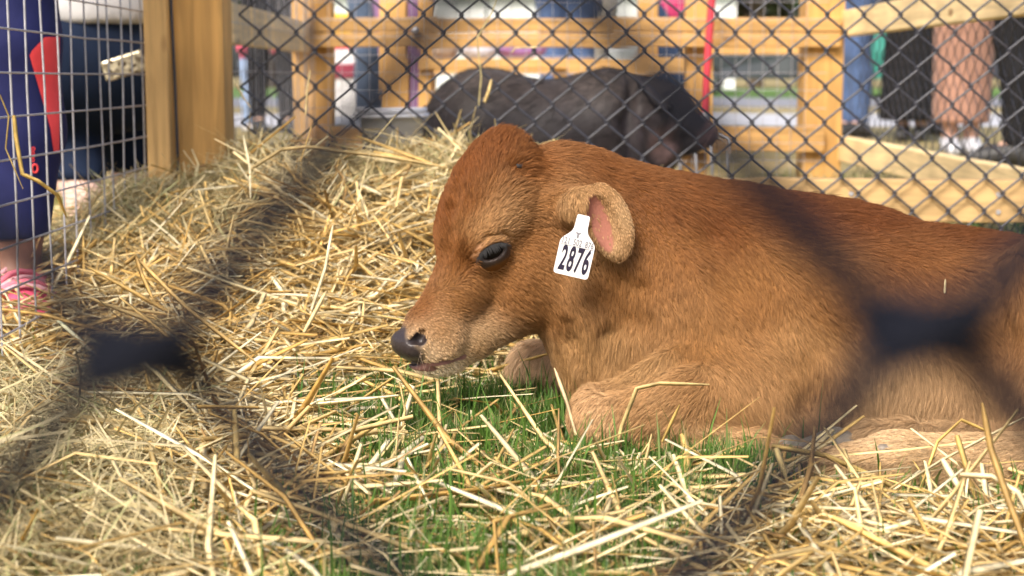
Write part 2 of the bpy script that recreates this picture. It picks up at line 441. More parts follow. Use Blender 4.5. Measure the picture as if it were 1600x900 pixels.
# welded wire on the left side of the calf's pen
wf = thing('welded_wire_fence', 'welded wire mesh fence with a narrow upright at the left of the calf pen', 'fence', (-.6, 2.2, 0))
WFX = lambda D: -.604-.01*(D-2.2)
for k, D in enumerate(np.arange(1.17, 2.62, .0715)):
    straight_wire('upright_wire', (WFX(D), D, -.02), (WFX(D), D, .98), .0014, M['galv'], wf, 6, .0012, k)
for k, z in enumerate(np.arange(.018, .98, .0508)):
    straight_wire('cross_wire', (WFX(1.1)+.003, 1.1, z), (WFX(2.62)+.003, 2.62, z), .0014, M['galv'], wf, 6, .0008, 100+k)
pp = W(249, 100, RD-.15)
add_board('upright', (pp[0], pp[1], -.1), (pp[0], pp[1], 1.0), .05, .0380, M['wood_z2'], wf, up=(0, 1, 0))
straight_wire('edge_wire', (W(274, 200, 2.60)[0], 2.60, -.02), (W(274, 100, 2.60)[0], 2.60, .98), .0028, M['vinyl'], wf)

# pig pen beyond: back, left and right sides
BD = 4.6
bx0 = W(498, 100, BD)[0]; bx1 = W(1282, 100, BD)[0]
bf = thing('wooden_fence', 'brown wooden rail fence with thin wire mesh behind the pig', 'fence', (0, BD, 0))
for (x, w_) in ((bx0, .088), (bx1, .112), (W(1088, 100, BD)[0], .07)):
    add_board('post', (x, BD, -.1), (x, BD, 1.15), w_, w_, M['wood_z'], bf, up=(0, 1, 0))
for py0, py1 in ((28, 50), (51.5, 74)):
    z0, z1 = W(800, py1, BD-.06)[2], W(800, py0, BD-.06)[2]
    add_board('rail', (bx0-.05, BD-.07, (z0+z1)/2), (bx1+.04, BD-.07, (z0+z1)/2), z1-z0, .036, M['wood_x'], bf)
zz = W(800, 218, BD-.06)[2]; add_board('kick_board', (bx0, BD-.07, zz), (bx1, BD-.07, zz), .07, .036, M['wood_x'], bf)
for k in range(36): straight_wire('mesh_wire', (bx0+.04*k, BD-.10, .05), (bx0+.04*k, BD-.10, .95), .0009, M['galv_light'], bf, 4, .001, 200+k)
for k in range(18): straight_wire('mesh_wire', (bx0, BD-.102, .08+.05*k), (bx1, BD-.102, .08+.05*k), .0009, M['galv_light'], bf, 4, .001, 300+k)
ball_ = None
SX = bx1+.03
sf = thing('chain_link_fence', 'chain-link fence with two pale wooden rails along the right of the pig pen', 'fence', (SX+.07, BD, 0))
sf.rotation_euler = (0, 0, -math.pi/2)
chain_fence(sf, .05, 60, .02, 30, .0010, 5, M['vinyl'])
for py0, py1 in ((18, 58), (212, 250)):
    z0, z1 = W(800, py1, BD)[2], W(800, py0, BD)[2]
    o = add_board('rail', (SX+.035, BD-.05, (z0+z1)/2), (SX+.035, 2.80, (z0+z1)/2), z1-z0, .036, M['wood_y'], sf)
lf = thing('wooden_fence', 'brown wooden rail with fine wire mesh along the left of the pig pen', 'fence', (bx0-.03, 3.6, 0))
LX = bx0-.035
for py in (24,):
    z = W(360, py, 2.9)[2]; add_board('rail', (LX, 2.78, z), (LX, BD-.05, z), .085, .036, M['wood_y'], lf)
for k in range(46): straight_wire('mesh_wire', (LX+.03, 2.8+.038*k, .05), (LX+.03, 2.8+.038*k, .9), .0009, M['galv'], lf, 4, .001, 400+k)
for k in range(9): straight_wire('mesh_wire', (LX+.031, 2.8, .08+.1*k), (LX+.031, BD, .08+.1*k), .0009, M['galv'], lf, 4, .001, 460+k)
pl = W(469, 100, BD-.15); add_board('upright', (pl[0], BD-.15, -.1), (pl[0], BD-.15, 1.1), .03, .04, M['wood_z'], lf, up=(0, 1, 0))

# a second row of pens farther back
FD2 = 6.6
f2 = thing('wooden_fence', 'farther brown wooden pen with posts and a lower single rail', 'fence', (0, FD2, 0))
for px, w_ in ((617, .14), (668, .08), (1010, .1), (1098, .09)):
    x = W(px, 100, FD2)[0]; add_board('post', (x, FD2, -.1), (x, FD2, 1.3), w_, w_*.8, M['wood_z'], f2, up=(0, 1, 0))
z = W(800, 104, FD2)[2]; add_board('rail', (W(655, 0, FD2)[0], FD2-.08, z), (W(1085, 0, FD2)[0], FD2-.08, z), .066, .036, M['wood_x'], f2)
z = W(800, 76, FD2)[2]; add_board('rail', (W(1060, 0, FD2)[0], FD2-.08, z), (W(1250, 0, FD2)[0], FD2-.08, z), .05, .036, M['wood_x'], f2)

# ------------------------------------------------------------------ the calf
PX = 1/1527.0
PHI = math.radians(22)
HO = W(790, 235, 1.615)
c_, s_ = math.cos(PHI), math.sin(PHI)
_a = np.array([-.50, -.866]); _v = np.array([-.866, .50])
HA = np.array([_a[0]*c_, _a[0]*s_, _a[1]]); HV = np.array([_v[0]*c_, _v[0]*s_, _v[1]]); HW = np.array([s_, -c_, 0.0])
RH = np.stack([HA, HV, HW], 1)
def Hp(px, py, w=0.0):
    """photo pixel + lateral offset w (px units, + = near side) -> world, head frame"""
    A = np.array([[HA[0], HV[0]], [-HA[2], -HV[2]]])
    uv = np.linalg.solve(A, np.array([px-790-w*HW[0], py-235]))
    return HO+(HA*uv[0]+HV*uv[1]+HW*w)*PX
def img_axes(dx, dy, yaw=0.0):
    """orthonormal axes: first along the image direction (dx right, dy down), second across it, third toward the camera"""
    e1 = np.array([dx, 0, -dy], float); e1 /= np.linalg.norm(e1)
    e3 = np.array([0, -1.0, 0]); e2 = np.cross(e3, e1)
    if yaw:
        R = np.array(Matrix.Rotation(yaw, 3, 'Z')); e1, e2, e3 = R@e1, R@e2, R@e3
    return np.stack([e1, e2, e3], 1)

cs = Sculpt(axis_grid(-.145, .76, (.135, .0017), (.2, .003), (9, .005)),
            axis_grid(1.34, 1.88, (1.47, .004), (1.68, .002), (9, .005)),
            axis_grid(-.03, .335, (.0, .004), (9, .0018)))
# trunk
cs.ell(W(1310, 540, 1.68), (.27, .15, .137), .03)
cs.ell(W(1120, 487, 1.66), (.13, .125, .115), .05)
cs.ell(W(1200, 355, 1.68), (.12, .06, .030), .05)
cs.ell(W(1570, 590, 1.63), (.19, .15, .128), .05)
cs.ell(W(1450, 428, 1.64), (.15, .07, .026), .05)
# neck
cs.cone(W(905, 355, 1.655), .074, W(1085, 450, 1.665), .112, .04)
cs.cone(W(870, 312, 1.645), .055, W(1040, 372, 1.67), .052, .04)
cs.cone(W(935, 460, 1.645), .075, W(1010, 560, 1.65), .09, .04)
cs.ell(W(965, 580, 1.64), (.05, .075, .055), .03)
for xx, yy in ((952, 430), (985, 450), (1020, 470)):                     # soft skin folds down the neck
    pass
# near foreleg: shoulder, forearm folded under, shank lying back
cs.ell(W(1170, 540, 1.575), (.085, .05, .085), .05)
cs.cone(W(1190, 630, 1.535), .056, W(1060, 632, 1.505), .045, .035)
cs.cone(W(1060, 634, 1.505), .046, W(945, 652, 1.49), .033, .025)
cs.ell(W(935, 658, 1.487), (.025, .03, .031), .015)
cs.cone(W(945, 684, 1.48), .020, W(1180, 712, 1.46), .019, .014)
cs.cone(W(1180, 712, 1.46), .020, W(1235, 722, 1.455), .019, .012)
cs.ell(W(1245, 620, 1.535), (.05, .045, .05), .03)
# far foreleg knee
cs.cone(W(838, 578, 1.765), .034, W(960, 590, 1.73), .04, .015)
cs.cone(W(836, 600, 1.765), .027, W(930, 625, 1.75), .022, .015)
# hind leg: thigh, two feet lying forward
cs.ell(W(1640, 560, 1.53), (.075, .06, .125), .03)
cs.cone(W(1420, 650, 1.55), .05, W(1600, 640, 1.53), .06, .04)
cs.cone(W(1640, 735, 1.42), .034, W(1400, 726, 1.41), .028, .012)
cs.cone(W(1400, 726, 1.41), .029, W(1290, 742, 1.40), .024, .012)
cs.cone(W(1640, 708, 1.475), .028, W(1420, 700, 1.47), .022, .012)
cs.cone(W(1420, 700, 1.47), .023, W(1325, 695, 1.468), .02, .012)
cs.ell(W(1365, 694, 1.462), (.022, .018, .015), .012)
# head
E = lambda px, py, w, r, k: cs.ell(Hp(px, py, w), np.array(r)*PX, k*PX, RH)
E(784, 308, 0, (95, 86, 74), 20)
E(748, 352, 0, (80, 66, 66), 25)
E(782, 246, 0, (46, 38, 44), 25)
cs.cone(Hp(752, 402), 58*PX, Hp(684, 503), 43*PX, 20*PX, squash=(HW, .88))
E(672, 520, 0, (44, 44, 47), 20)
E(656, 528, 26, (26, 26, 20), 14); E(656, 528, -26, (26, 26, 20), 14)
E(640, 535, 0, (23, 30, 36), 10)
E(668, 545, 0, (26, 24, 40), 14)
for s in (1, -1):
    E(834, 432, 34*s, (76, 58, 38), 26)
    E(765, 352, 50*s, (46, 24, 24), 22)
    E(700, 530, 26*s, (38, 26, 22), 18)
cs.cone(Hp(848, 462), 50*PX, Hp(735, 530), 33*PX, 25*PX, squash=(HW, .9))
cs.cone(Hp(735, 532), 32*PX, Hp(694, 562), 22*PX, 16*PX)
cs.ell(Hp(692, 570), np.array((38, 15, 26))*PX, 9*PX, img_axes(1, -.12, .38))
cs.ell(Hp(662, 569), np.array((25, 10, 23))*PX, 6*PX, img_axes(1, .1, .38))

def surf(px, py, d0=1.3, d1=2.0):
    """first hit of the camera ray through a photo pixel with the sculpted calf"""
    D = np.arange(d0, d1, .0015); P = np.stack([W(px, py, d) for d in (d0, d1)])
    t = ((D-d0)/(d1-d0))[:, None]; Q = P[0]*(1-t)+P[1]*t
    f = cs.sample(Q); i = np.nonzero(f < 0)[0]
    return Q[i[0]] if len(i) else W(px, py, 1.6)
for (x0, y0, x1, y1, r0, kk) in ((938, 425, 948, 520, .0075, .020), (968, 440, 972, 570, .0065, .018), (1000, 450, 1006, 560, .006, .018), (948, 520, 930, 590, .006, .016),
        (950, 600, 1075, 556, .0085, .018), (1262, 570, 1300, 690, .013, .03), (1545, 440, 1560, 640, .012, .03), (885, 505, 900, 560, .005, .014), (1010, 690, 1230, 690, .004, .008), (1120, 370, 1200, 500, .009, .045), (718, 280, 706, 330, .0022, .012), (706, 330, 702, 395, .0022, .012), (800, 262, 835, 275, .003, .010)):
    pa, pb = surf(x0, y0), surf(x1, y1); pm_ = surf((x0+x1)/2, (y0+y1)/2)
    cs.cone(pa, r0, pm_, r0, kk, 'cut'); cs.cone(pm_, r0, pb, r0, kk, 'cut')
# near eye: lid bulge over the ball, almond opening, crease
EYE = surf(771, 392)+HW*(-19*PX)
EYE_R = 28*PX
cs.ell(EYE, np.full(3, 33*PX), 12*PX)
AX = img_axes(.88, -.40, 0.25)
cs.ell(surf(771, 394)+HW*8*PX, np.array((29, 12.5, 26))*PX, 3*PX, AX, 'cut')
for i, (x0, y0, x1, y1) in enumerate(((744, 390, 760, 370), (760, 370, 785, 364), (785, 364, 800, 372))):
    cs.cone(surf(x0, y0), 2.2*PX, surf(x1, y1), 2.2*PX, 4*PX, 'cut')
# far eye socket (mirror)
EYE2 = EYE - HW*2*float((EYE-HO)@HW)
cs.ell(EYE2, np.full(3, 33*PX), 12*PX)
# nostril and mouth
n0, n1, n2 = surf(640, 534), surf(651, 531), surf(657, 521)
cs.cone(n0, 3.5*PX, n1+[.003, .004, 0], 8*PX, 4*PX, 'cut'); cs.cone(n1+[.003, .004, 0], 9*PX, n2+[.002, .003, 0], 7*PX, 4*PX, 'cut')
n1f = n1 - HW*2*float((n1-HO)@HW); cs.ell(n1f, np.full(3, 7*PX), 4*PX, None, 'cut')
mp = [surf(*q) for q in ((634, 562), (650, 567), (670, 569), (691, 567), (724, 557))]
for i in range(len(mp)-1): cs.cone(mp[i]+[0, -.002, 0], 3*PX, mp[i+1]+[0, -.002, 0], (3.6, 3.4, 3.0, 2.2)[i]*PX, 4*PX, 'cut')
# near ear: base, drooping cup, hollow
EB = surf(868, 322)
ED = EB[1]-.012
cs.cone(EB+[0, .012, 0], 25*PX, W(912, 322, ED-.012), 25*PX, 22*PX)
cs.cone(W(905, 322, ED-.01), 25*PX, W(926, 322, ED-.016), 26*PX, 12*PX, squash=((0, 1, 0), .7))
EAX = img_axes(.36, .93, -.3)
cs.ell(W(951, 347, ED-.016), np.array((63, 36, 15))*PX, 10*PX, EAX)
EAX2 = img_axes(.30, .95, -.3)
cs.ell(W(946, 354, ED-.031), np.array((52, 24, 22))*PX, 2.5*PX, EAX2, 'cut')
# far ear, a simple leaf behind the poll
cs.ell(HO+HA*30*PX+HV*-85*PX-HW*120*PX, np.array((30, 24, 62))*PX, 15*PX, RH)
cs.F[:, :, :] = np.maximum(cs.F, -.006-cs.z[None, None, :])             # lies flat on the ground
CV, CQ = cs.mesh(2)
CN = vnormals(CV, CQ)

# coat colours (albedo) and lie of the hair, from a few anchor points
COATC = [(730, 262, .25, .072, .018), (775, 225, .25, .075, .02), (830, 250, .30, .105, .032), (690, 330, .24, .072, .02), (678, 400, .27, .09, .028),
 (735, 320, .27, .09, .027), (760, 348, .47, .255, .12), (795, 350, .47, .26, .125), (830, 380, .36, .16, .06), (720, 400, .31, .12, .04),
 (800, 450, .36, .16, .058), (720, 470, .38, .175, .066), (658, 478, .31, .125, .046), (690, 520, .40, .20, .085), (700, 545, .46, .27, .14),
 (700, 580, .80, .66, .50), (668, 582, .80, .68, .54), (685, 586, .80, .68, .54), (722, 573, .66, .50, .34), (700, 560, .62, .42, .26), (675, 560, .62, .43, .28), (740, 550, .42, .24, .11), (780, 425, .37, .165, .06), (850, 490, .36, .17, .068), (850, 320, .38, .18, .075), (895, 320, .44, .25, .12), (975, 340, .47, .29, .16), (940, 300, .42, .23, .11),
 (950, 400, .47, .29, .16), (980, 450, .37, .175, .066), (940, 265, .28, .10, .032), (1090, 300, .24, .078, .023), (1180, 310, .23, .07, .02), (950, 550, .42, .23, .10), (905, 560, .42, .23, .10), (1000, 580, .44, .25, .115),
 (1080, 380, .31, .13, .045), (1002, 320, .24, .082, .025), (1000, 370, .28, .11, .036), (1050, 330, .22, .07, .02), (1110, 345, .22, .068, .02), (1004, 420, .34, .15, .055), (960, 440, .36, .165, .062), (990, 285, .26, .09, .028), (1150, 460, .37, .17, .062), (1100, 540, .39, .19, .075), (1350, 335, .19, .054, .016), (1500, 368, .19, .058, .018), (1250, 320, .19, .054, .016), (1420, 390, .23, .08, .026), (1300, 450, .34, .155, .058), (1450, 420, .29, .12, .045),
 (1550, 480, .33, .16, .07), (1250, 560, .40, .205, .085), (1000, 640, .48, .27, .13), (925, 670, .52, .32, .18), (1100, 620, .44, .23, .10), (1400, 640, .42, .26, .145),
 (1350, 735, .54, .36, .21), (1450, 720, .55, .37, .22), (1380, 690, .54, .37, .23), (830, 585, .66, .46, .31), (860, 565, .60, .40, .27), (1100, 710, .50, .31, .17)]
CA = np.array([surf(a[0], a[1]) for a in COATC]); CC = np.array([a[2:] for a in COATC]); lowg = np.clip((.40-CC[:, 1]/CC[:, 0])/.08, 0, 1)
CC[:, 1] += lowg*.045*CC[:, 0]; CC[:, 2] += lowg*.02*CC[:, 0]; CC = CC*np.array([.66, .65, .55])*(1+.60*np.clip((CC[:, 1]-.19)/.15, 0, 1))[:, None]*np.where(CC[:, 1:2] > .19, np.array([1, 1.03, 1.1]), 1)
def coat_colour(P):
    out = np.zeros((len(P), 3)); ws = np.zeros(len(P))
    for p, c in zip(CA, CC):
        d2 = ((P-p)**2).sum(1); w = 1/(d2+.00025)**2
        out += w[:, None]*c; ws += w
    return out/ws[:, None]
FLOW = [(740, 250, -.35, -.8), (780, 230, .3, -.8), (690, 330, -.5, -.8), (735, 320, -.2, -.9), (700, 420, -.2, -.9), (760, 345, .5, -.7), (810, 340, .9, -.3), (830, 400, .9, .5), (760, 440, .75, .6), (700, 490, .6, .35),
 (700, 550, .8, .3), (690, 583, .6, .7), (820, 480, .85, .55), (880, 480, .6, .8), (860, 270, .9, .1), (895, 320, .3, .9), (975, 330, .5, .8), (950, 395, .0, 1), (960, 260, .9, .2), (980, 430, .2, 1), (940, 540, .1, 1),
 (1100, 320, .7, .7), (1080, 450, .35, .95), (1200, 330, .8, .5), (1150, 540, .35, .9), (1300, 350, .9, .4), (1300, 480, .55, .85), (1500, 380, .95, .35), (1500, 480, .6, .8), (1240, 600, .1, 1), (1050, 640, -.75, .5),
 (925, 660, -.5, .8), (1400, 640, -.1, 1), (1350, 735, -.9, .25), (1450, 720, -.9, .2), (830, 580, -.2, .9), (1100, 710, .9, .1)]
FA = np.array([surf(a[0], a[1]) for a in FLOW]); FD = np.array([(a[2], .05, -a[3]) for a in FLOW]); FD /= np.linalg.norm(FD, axis=1)[:, None]
def coat_flow(P):
    out = np.zeros((len(P), 3)); ws = np.zeros(len(P))
    for p, c in zip(FA, FD):
        d2 = ((P-p)**2).sum(1); w = 1/(d2+.0006)**2
        out += w[:, None]*c; ws += w
    return out/ws[:, None]
LEN = [(740, 260, 9), (690, 340, 6), (800, 230, 11), (760, 340, 6), (771, 375, 2.5), (720, 420, 6), (800, 460, 7), (690, 510, 3), (690, 550, 2.5), (665, 500, 3), (720, 560, 4), (700, 582, 4), (850, 490, 9), (895, 330, 8), (975, 350, 2.2), (950, 400, 2.5), (940, 300, 2.5), (985, 370, 2.2), (940, 265, 11), (980, 430, 9),
       (1100, 300, 13), (1100, 450, 10), (1300, 340, 13), (1300, 480, 10), (1500, 370, 12), (1500, 480, 10), (1000, 640, 7), (925, 670, 6), (1400, 640, 18), (1240, 620, 12), (1350, 735, 5), (1450, 720, 6), (830, 580, 10), (950, 560, 15)]
LA = np.array([surf(a[0], a[1]) for a in LEN]); LL = np.array([a[2]*.001 for a in LEN])
def coat_len(P):
    out = np.zeros(len(P)); ws = np.zeros(len(P))
    for p, c in zip(LA, LL):
        w = 1/(((P-p)**2).sum(1)+.0004)**2; out += w*c; ws += w
    return out/ws
# bare skin: nose pad, lips, lids, inside of the ear
def bump_at(P, c, r): return np.clip(1.6-np.linalg.norm(P-c, axis=1)/r, 0, 1)
LIPP = [surf(x, y) for x, y in ((640, 569), (648, 572), (657, 574), (666, 575), (675, 574))]; MPT = mp
NOSE = Hp(637, 537); IN_EAR = W(938, 352, ED-.025)
def bare(P):
    q = (P-NOSE)@RH/PX
    nose = np.clip((1-np.sqrt((q[:, 0]/30)**2+(q[:, 1]/33)**2+(q[:, 2]/44)**2))*6+.9, 0, 1)
    eye = np.maximum(bump_at(P, EYE, 30*PX), bump_at(P, EYE2, 30*PX))
    qe = (P-IN_EAR)@EAX2/PX
    ear = np.clip((1.05-np.sqrt((qe[:, 0]/48)**2+(qe[:, 1]/17)**2+(qe[:, 2]/22)**2))*7, 0, 1)
    lip = np.zeros(len(P)); nose = np.maximum(nose, np.clip((1.45-np.linalg.norm(P-n1-np.array([.003, .004, 0]), axis=1)/(9*PX))*4, 0, 1))
    for a in LIPP: lip = np.maximum(lip, np.clip((1.6-np.linalg.norm(P-a, axis=1)/(6*PX))*2.5, 0, 1))
    for a, b in zip(MPT[:-1], MPT[1:]):
        ba = b-a; h_ = np.clip((P-a)@ba/(ba@ba), 0, 1); dm = np.linalg.norm(P-a-h_[:, None]*ba, axis=1)
        lip = np.maximum(lip, np.clip((1.5-dm/(4*PX))*2.5, 0, 1))
    return nose, eye, ear, lip
nose, eyeb, earb, lip = bare(CV)
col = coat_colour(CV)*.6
mix = lambda c, m, t: c*(1-m[:, None])+np.array(t)*m[:, None]
col = mix(col, lip, (.24, .125, .115)); col = mix(col, earb, (.30, .125, .09))
col = mix(col, nose*.97, (.024, .019, .022))
q = (CV-EYE)
up = q@AX[:, 1]/PX; dist = np.linalg.norm(q, axis=1)/PX
lidzone = np.clip((38-dist)/5, 0, 1)
col = mix(col, lidzone*np.clip((up+2)/4, 0, 1)*np.clip((21-up)/4, 0, 1), (.32, .17, .09))
rim = np.clip((20-np.abs(up+3))/5, 0, 1)*lidzone*np.clip((36-np.abs(q@AX[:, 0]/PX))/4, 0, 1)*(up < 3)
col = mix(col, rim*.9, (.025, .02, .02))
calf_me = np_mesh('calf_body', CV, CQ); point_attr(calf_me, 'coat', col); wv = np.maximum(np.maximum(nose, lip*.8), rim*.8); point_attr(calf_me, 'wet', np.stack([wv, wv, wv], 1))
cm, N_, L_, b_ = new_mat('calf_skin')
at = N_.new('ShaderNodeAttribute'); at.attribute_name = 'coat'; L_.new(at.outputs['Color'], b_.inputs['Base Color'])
wt = N_.new('ShaderNodeAttribute'); wt.attribute_name = 'wet'
for sock, lo_, hi_ in (('Roughness', .85, .34), ('Specular IOR Level', .04, .32)):
    mr_ = N_.new('ShaderNodeMapRange'); mr_.inputs['To Min'].default_value = lo_; mr_.inputs['To Max'].default_value = hi_; L_.new(wt.outputs['Fac'], mr_.inputs['Value']); L_.new(mr_.outputs[0], b_.inputs[sock])
vz = N_.new('ShaderNodeTexVoronoi'); vz.inputs['Scale'].default_value = 420; tcx = N_.new('ShaderNodeTexCoord'); L_.new(tcx.outputs['Object'], vz.inputs['Vector'])
bp_ = N_.new('ShaderNodeBump'); bp_.inputs['Strength'].default_value = .35; bp_.inputs['Distance'].default_value = .0008
L_.new(vz.outputs[0], bp_.inputs['Height']); L_.new(bp_.outputs[0], b_.inputs['Normal'])
calf = thing('calf', 'light brown calf lying on grass and straw with a numbered white ear tag', 'calf', (0.25, 1.65, 0))
calf_body = mesh_obj('body', calf_me, cm, calf)

# coat of hair (curves)
def grow(name, V, Q, Nn, count, lenf, colf, flowf, keep, mat, parent, rad=.00017, seed=3, lift=.21, jit=.0012):
    r = np.random.default_rng(seed)
    T = np.concatenate([Q[:, [0, 1, 2]], Q[:, [0, 2, 3]]])
    A = np.linalg.norm(np.cross(V[T[:, 1]]-V[T[:, 0]], V[T[:, 2]]-V[T[:, 0]]), axis=1)
    c = V[T].mean(1); n = Nn[T].mean(1)
    view = np.array([0, 0, CAM_H])-c; view /= np.linalg.norm(view, axis=1)[:, None]
    f = (n*view).sum(1)
    A = A*np.where(f > -.35, 1.0, .12)*np.where(c[:, 0] > .56, .3, 1)*(c[:, 2] > .002)
    per = 6; nc = count//per
    ti = np.searchsorted(np.cumsum(A)/A.sum(), r.random(nc)); ti = np.minimum(ti, len(T)-1)
    u, v = r.random(nc), r.random(nc); sw = u+v > 1; u[sw] = 1-u[sw]; v[sw] = 1-v[sw]
    t = T[ti]; w0 = (1-u-v)[:, None]
    P = V[t[:, 0]]*w0+V[t[:, 1]]*u[:, None]+V[t[:, 2]]*v[:, None]
    n = Nn[t[:, 0]]*w0+Nn[t[:, 1]]*u[:, None]+Nn[t[:, 2]]*v[:, None]; n /= np.linalg.norm(n, axis=1)[:, None]
    k = r.random(nc) < keep(P, n); P, n = P[k], n[k]; nc = len(P); m = nc*per
    fl = flowf(P); fl -= n*(fl*n).sum(1)[:, None]; fl /= np.linalg.norm(fl, axis=1)[:, None]+1e-9
    side = np.cross(n, fl)
    big = wobble(P, 45, 14); cl = r.normal(0, 1, nc)                 # locks of hair that lean together
    ang = .35*big+.13*cl
    d = fl*np.cos(ang)[:, None]+side*np.sin(ang)[:, None]; side = np.cross(n, d)
    L = lenf(P)*(1+.22*r.normal(size=nc)).clip(.5, 1.6)
    li = (lift*(1+.4*r.normal(size=nc))).clip(.05, .7)
    tint = colf(P)*(1+.11*r.normal(size=nc)).clip(.5, 1.6)[:, None]
    K = 4; tt = np.linspace(0, 1, K)
    rp_ = lambda a: np.repeat(a, per, 0)
    P, d, n, side, L, li, tint = map(rp_, (P, d, n, side, L, li, tint))
    sp = jit*np.clip(L/.010, .35, 1.2)
    ja = r.uniform(-1, 1, m)*sp; jb = r.uniform(-1, 1, m)*sp*1.3
    L = L*r.uniform(.75, 1.2, m); li = li+r.normal(0, .06, m)
    conv = (1-.62*tt)[None]
    pts = P[:, None]+d[:, None]*((L[:, None]*tt[None])+(jb[:, None]*conv))[..., None]+side[:, None]*(ja[:, None]*conv+r.normal(0, .0005, (m, 1))*tt[None])[..., None]+n[:, None]*((L*li)[:, None]*(1.5*tt-.75*tt**2)[None])[..., None]
    pts[:, :, 2] -= (L*.10)[:, None]*tt[None]**2
    tint = tint*(1+.12*r.normal(size=m)).clip(.6, 1.5)[:, None]
    cu = bpy.data.hair_curves.new(name); cu.add_curves([K]*m)
    cu.attributes['position'].data.foreach_set('vector', pts.astype(np.float32).ravel())
    ra = cu.attributes.get('radius') or cu.attributes.new('radius', 'FLOAT', 'POINT')
    ra.data.foreach_set('value', np.tile(np.array([1, .85, .6, .12])*rad, m).astype(np.float32))
    ca = cu.attributes.new('tint', 'FLOAT_COLOR', 'CURVE')
    ca.data.foreach_set('color', np.concatenate([tint.clip(0, 1), np.ones((m, 1))], 1).astype(np.float32).ravel())
    cu.materials.append(mat)
    o = bpy.data.objects.new(name, cu); link(o, parent); rel(o, parent)
    return o
fur = attr_mat('calf_hair', 'tint', .6, .18)
def keep_calf(P, n):
    a, b, c, d = bare(P)
    uu = (P-EYE)@AX[:, 1]/PX; dd = np.linalg.norm(P-EYE, axis=1)/PX
    lid = np.where(dd < 34, .0, 1); ns = np.clip(1.7-np.linalg.norm(P-n1, axis=1)/(12*PX), 0, 1)
    return (1-a)*(1-.9*c)*(1-d)*lid*(1-ns)
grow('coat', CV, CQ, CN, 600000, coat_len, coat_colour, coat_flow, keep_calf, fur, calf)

# eye, lashes
def ball(name, c, r, mat, parent, scale=(1, 1, 1), seg=24):
    import bmesh
    bm = bmesh.new(); bmesh.ops.create_uvsphere(bm, u_segments=seg, v_segments=seg//2, radius=1)
    me = bpy.data.meshes.new(name); bm.to_mesh(me); bm.free()
    me.transform(Matrix.Translation([float(x) for x in c]) @ Matrix.Diagonal((r*scale[0], r*scale[1], r*scale[2], 1)))
    for p in me.polygons: p.use_smooth = True
    return mesh_obj(name, me, mat, parent)
M['eye'] = simple('dark_wet_eye', (.006, .0045, .0045), .10, .2, 40, spec=.13)
M['lash'] = simple('dark_lash', (.007, .006, .006), .6, .1)
M['hoof'] = simple('slate_hoof_horn', (.21, .175, .135), .5, .5, 70, bump=.5)
M['horn'] = simple('grey_horn_bud', (.045, .042, .045), .5, .3, 200, bump=.4)
ball('eye', EYE, EYE_R, M['eye'], calf); ball('eye', EYE2, EYE_R, M['eye'], calf)
parts = []
r_ = np.random.default_rng(5)
for i in range(60):
    t = i/59; x = -26+52*t; y = 9-9*(2*t-1)**2
    p0 = EYE+AX[:, 0]*x*PX+AX[:, 1]*(y+2)*PX; d = p0-EYE; d = d+AX[:, 2]*max(0, 1)*0
    z = math.sqrt(max((32*PX)**2-float(((p0-EYE)@AX[:, 0])**2+((p0-EYE)@AX[:, 1])**2), 0)); p0 = p0+AX[:, 2]*z
    L = (14+5*r_.random())*PX*(1-.4*abs(2*t-1))
    tip = p0+AX[:, 2]*L*.55-AX[:, 1]*L*.8+AX[:, 0]*L*(.35*(2*t-1)+.1*r_.normal())
    parts.append(tube([p0, (p0*.45+tip*.55)+AX[:, 2]*L*.12, tip], [.0004, .00035, .0001], 4))
v, f = join(parts); mesh_obj('eyelashes', np_mesh('eyelashes', v, f), M['lash'], calf)
HB = surf(809, 257)
wh = []
for k in range(14):                                   # whiskers on lips and chin
    px_, py_ = r_.uniform(655, 735), r_.uniform(545, 588); p0 = surf(px_, py_)
    if p0[1] > 1.59 or cs.sample(p0[None])[0] > .01: continue
    dv = np.array([-.2+r_.normal(0, .25), -.75, -.7+r_.normal(0, .2)]); L_w = r_.uniform(.010, .022)
    wh.append(tube([p0, p0+dv*L_w*.5, p0+dv*L_w+np.array([0, 0, -.004])], [.00014, .00012, .00005], 4))
if wh:
    v, f = join(wh); mesh_obj('whiskers', np_mesh('whiskers', v, f), simple('pale_whisker', (.30, .22, .15), .6, .1), calf)
ball('horn_bud', HB+[0, .003, 0], 8*PX, M['horn'], calf, (1.2, .8, .9))

# hooves: two claws each, and dewclaws
def hoof(c, tip, r, split, parent):
    c = np.asarray(c); tip = np.asarray(tip)
    lo = np.minimum(c, tip)-.05; hi = np.maximum(c, tip)+.05
    g = Sculpt(np.arange(lo[0], hi[0], .0025), np.arange(lo[1], hi[1], .0025), np.arange(lo[2], hi[2], .0025))
    sp = np.asarray(split)*r*.62
    g.cone(c+sp, r*.75, tip+sp*1.1, r*.34, .002); g.cone(c-sp, r*.75, tip-sp*1.1, r*.34, .002)
    g.cone(c+(c-tip)*.25, r*.9, c, r*.8, .006)
    v, q = g.mesh(2)
    o = mesh_obj('hoof', np_mesh('hoof', v, q), M['hoof'], parent)
    return o
hoof(W(1306, 704, 1.462), W(1232, 724, 1.445), .017, (0, .35, .95), calf)
hoof(W(1280, 752, 1.398), W(1240, 766, 1.388), .020, (0, .8, .6), calf)
hoof(W(1238, 722, 1.458), W(1290, 732, 1.455), .02, (0, .6, .8), calf)
ball('dewclaw', surf(1383, 703)+[0, .004, 0], 9*PX, M['hoof'], calf, (1.3, 1, .8))

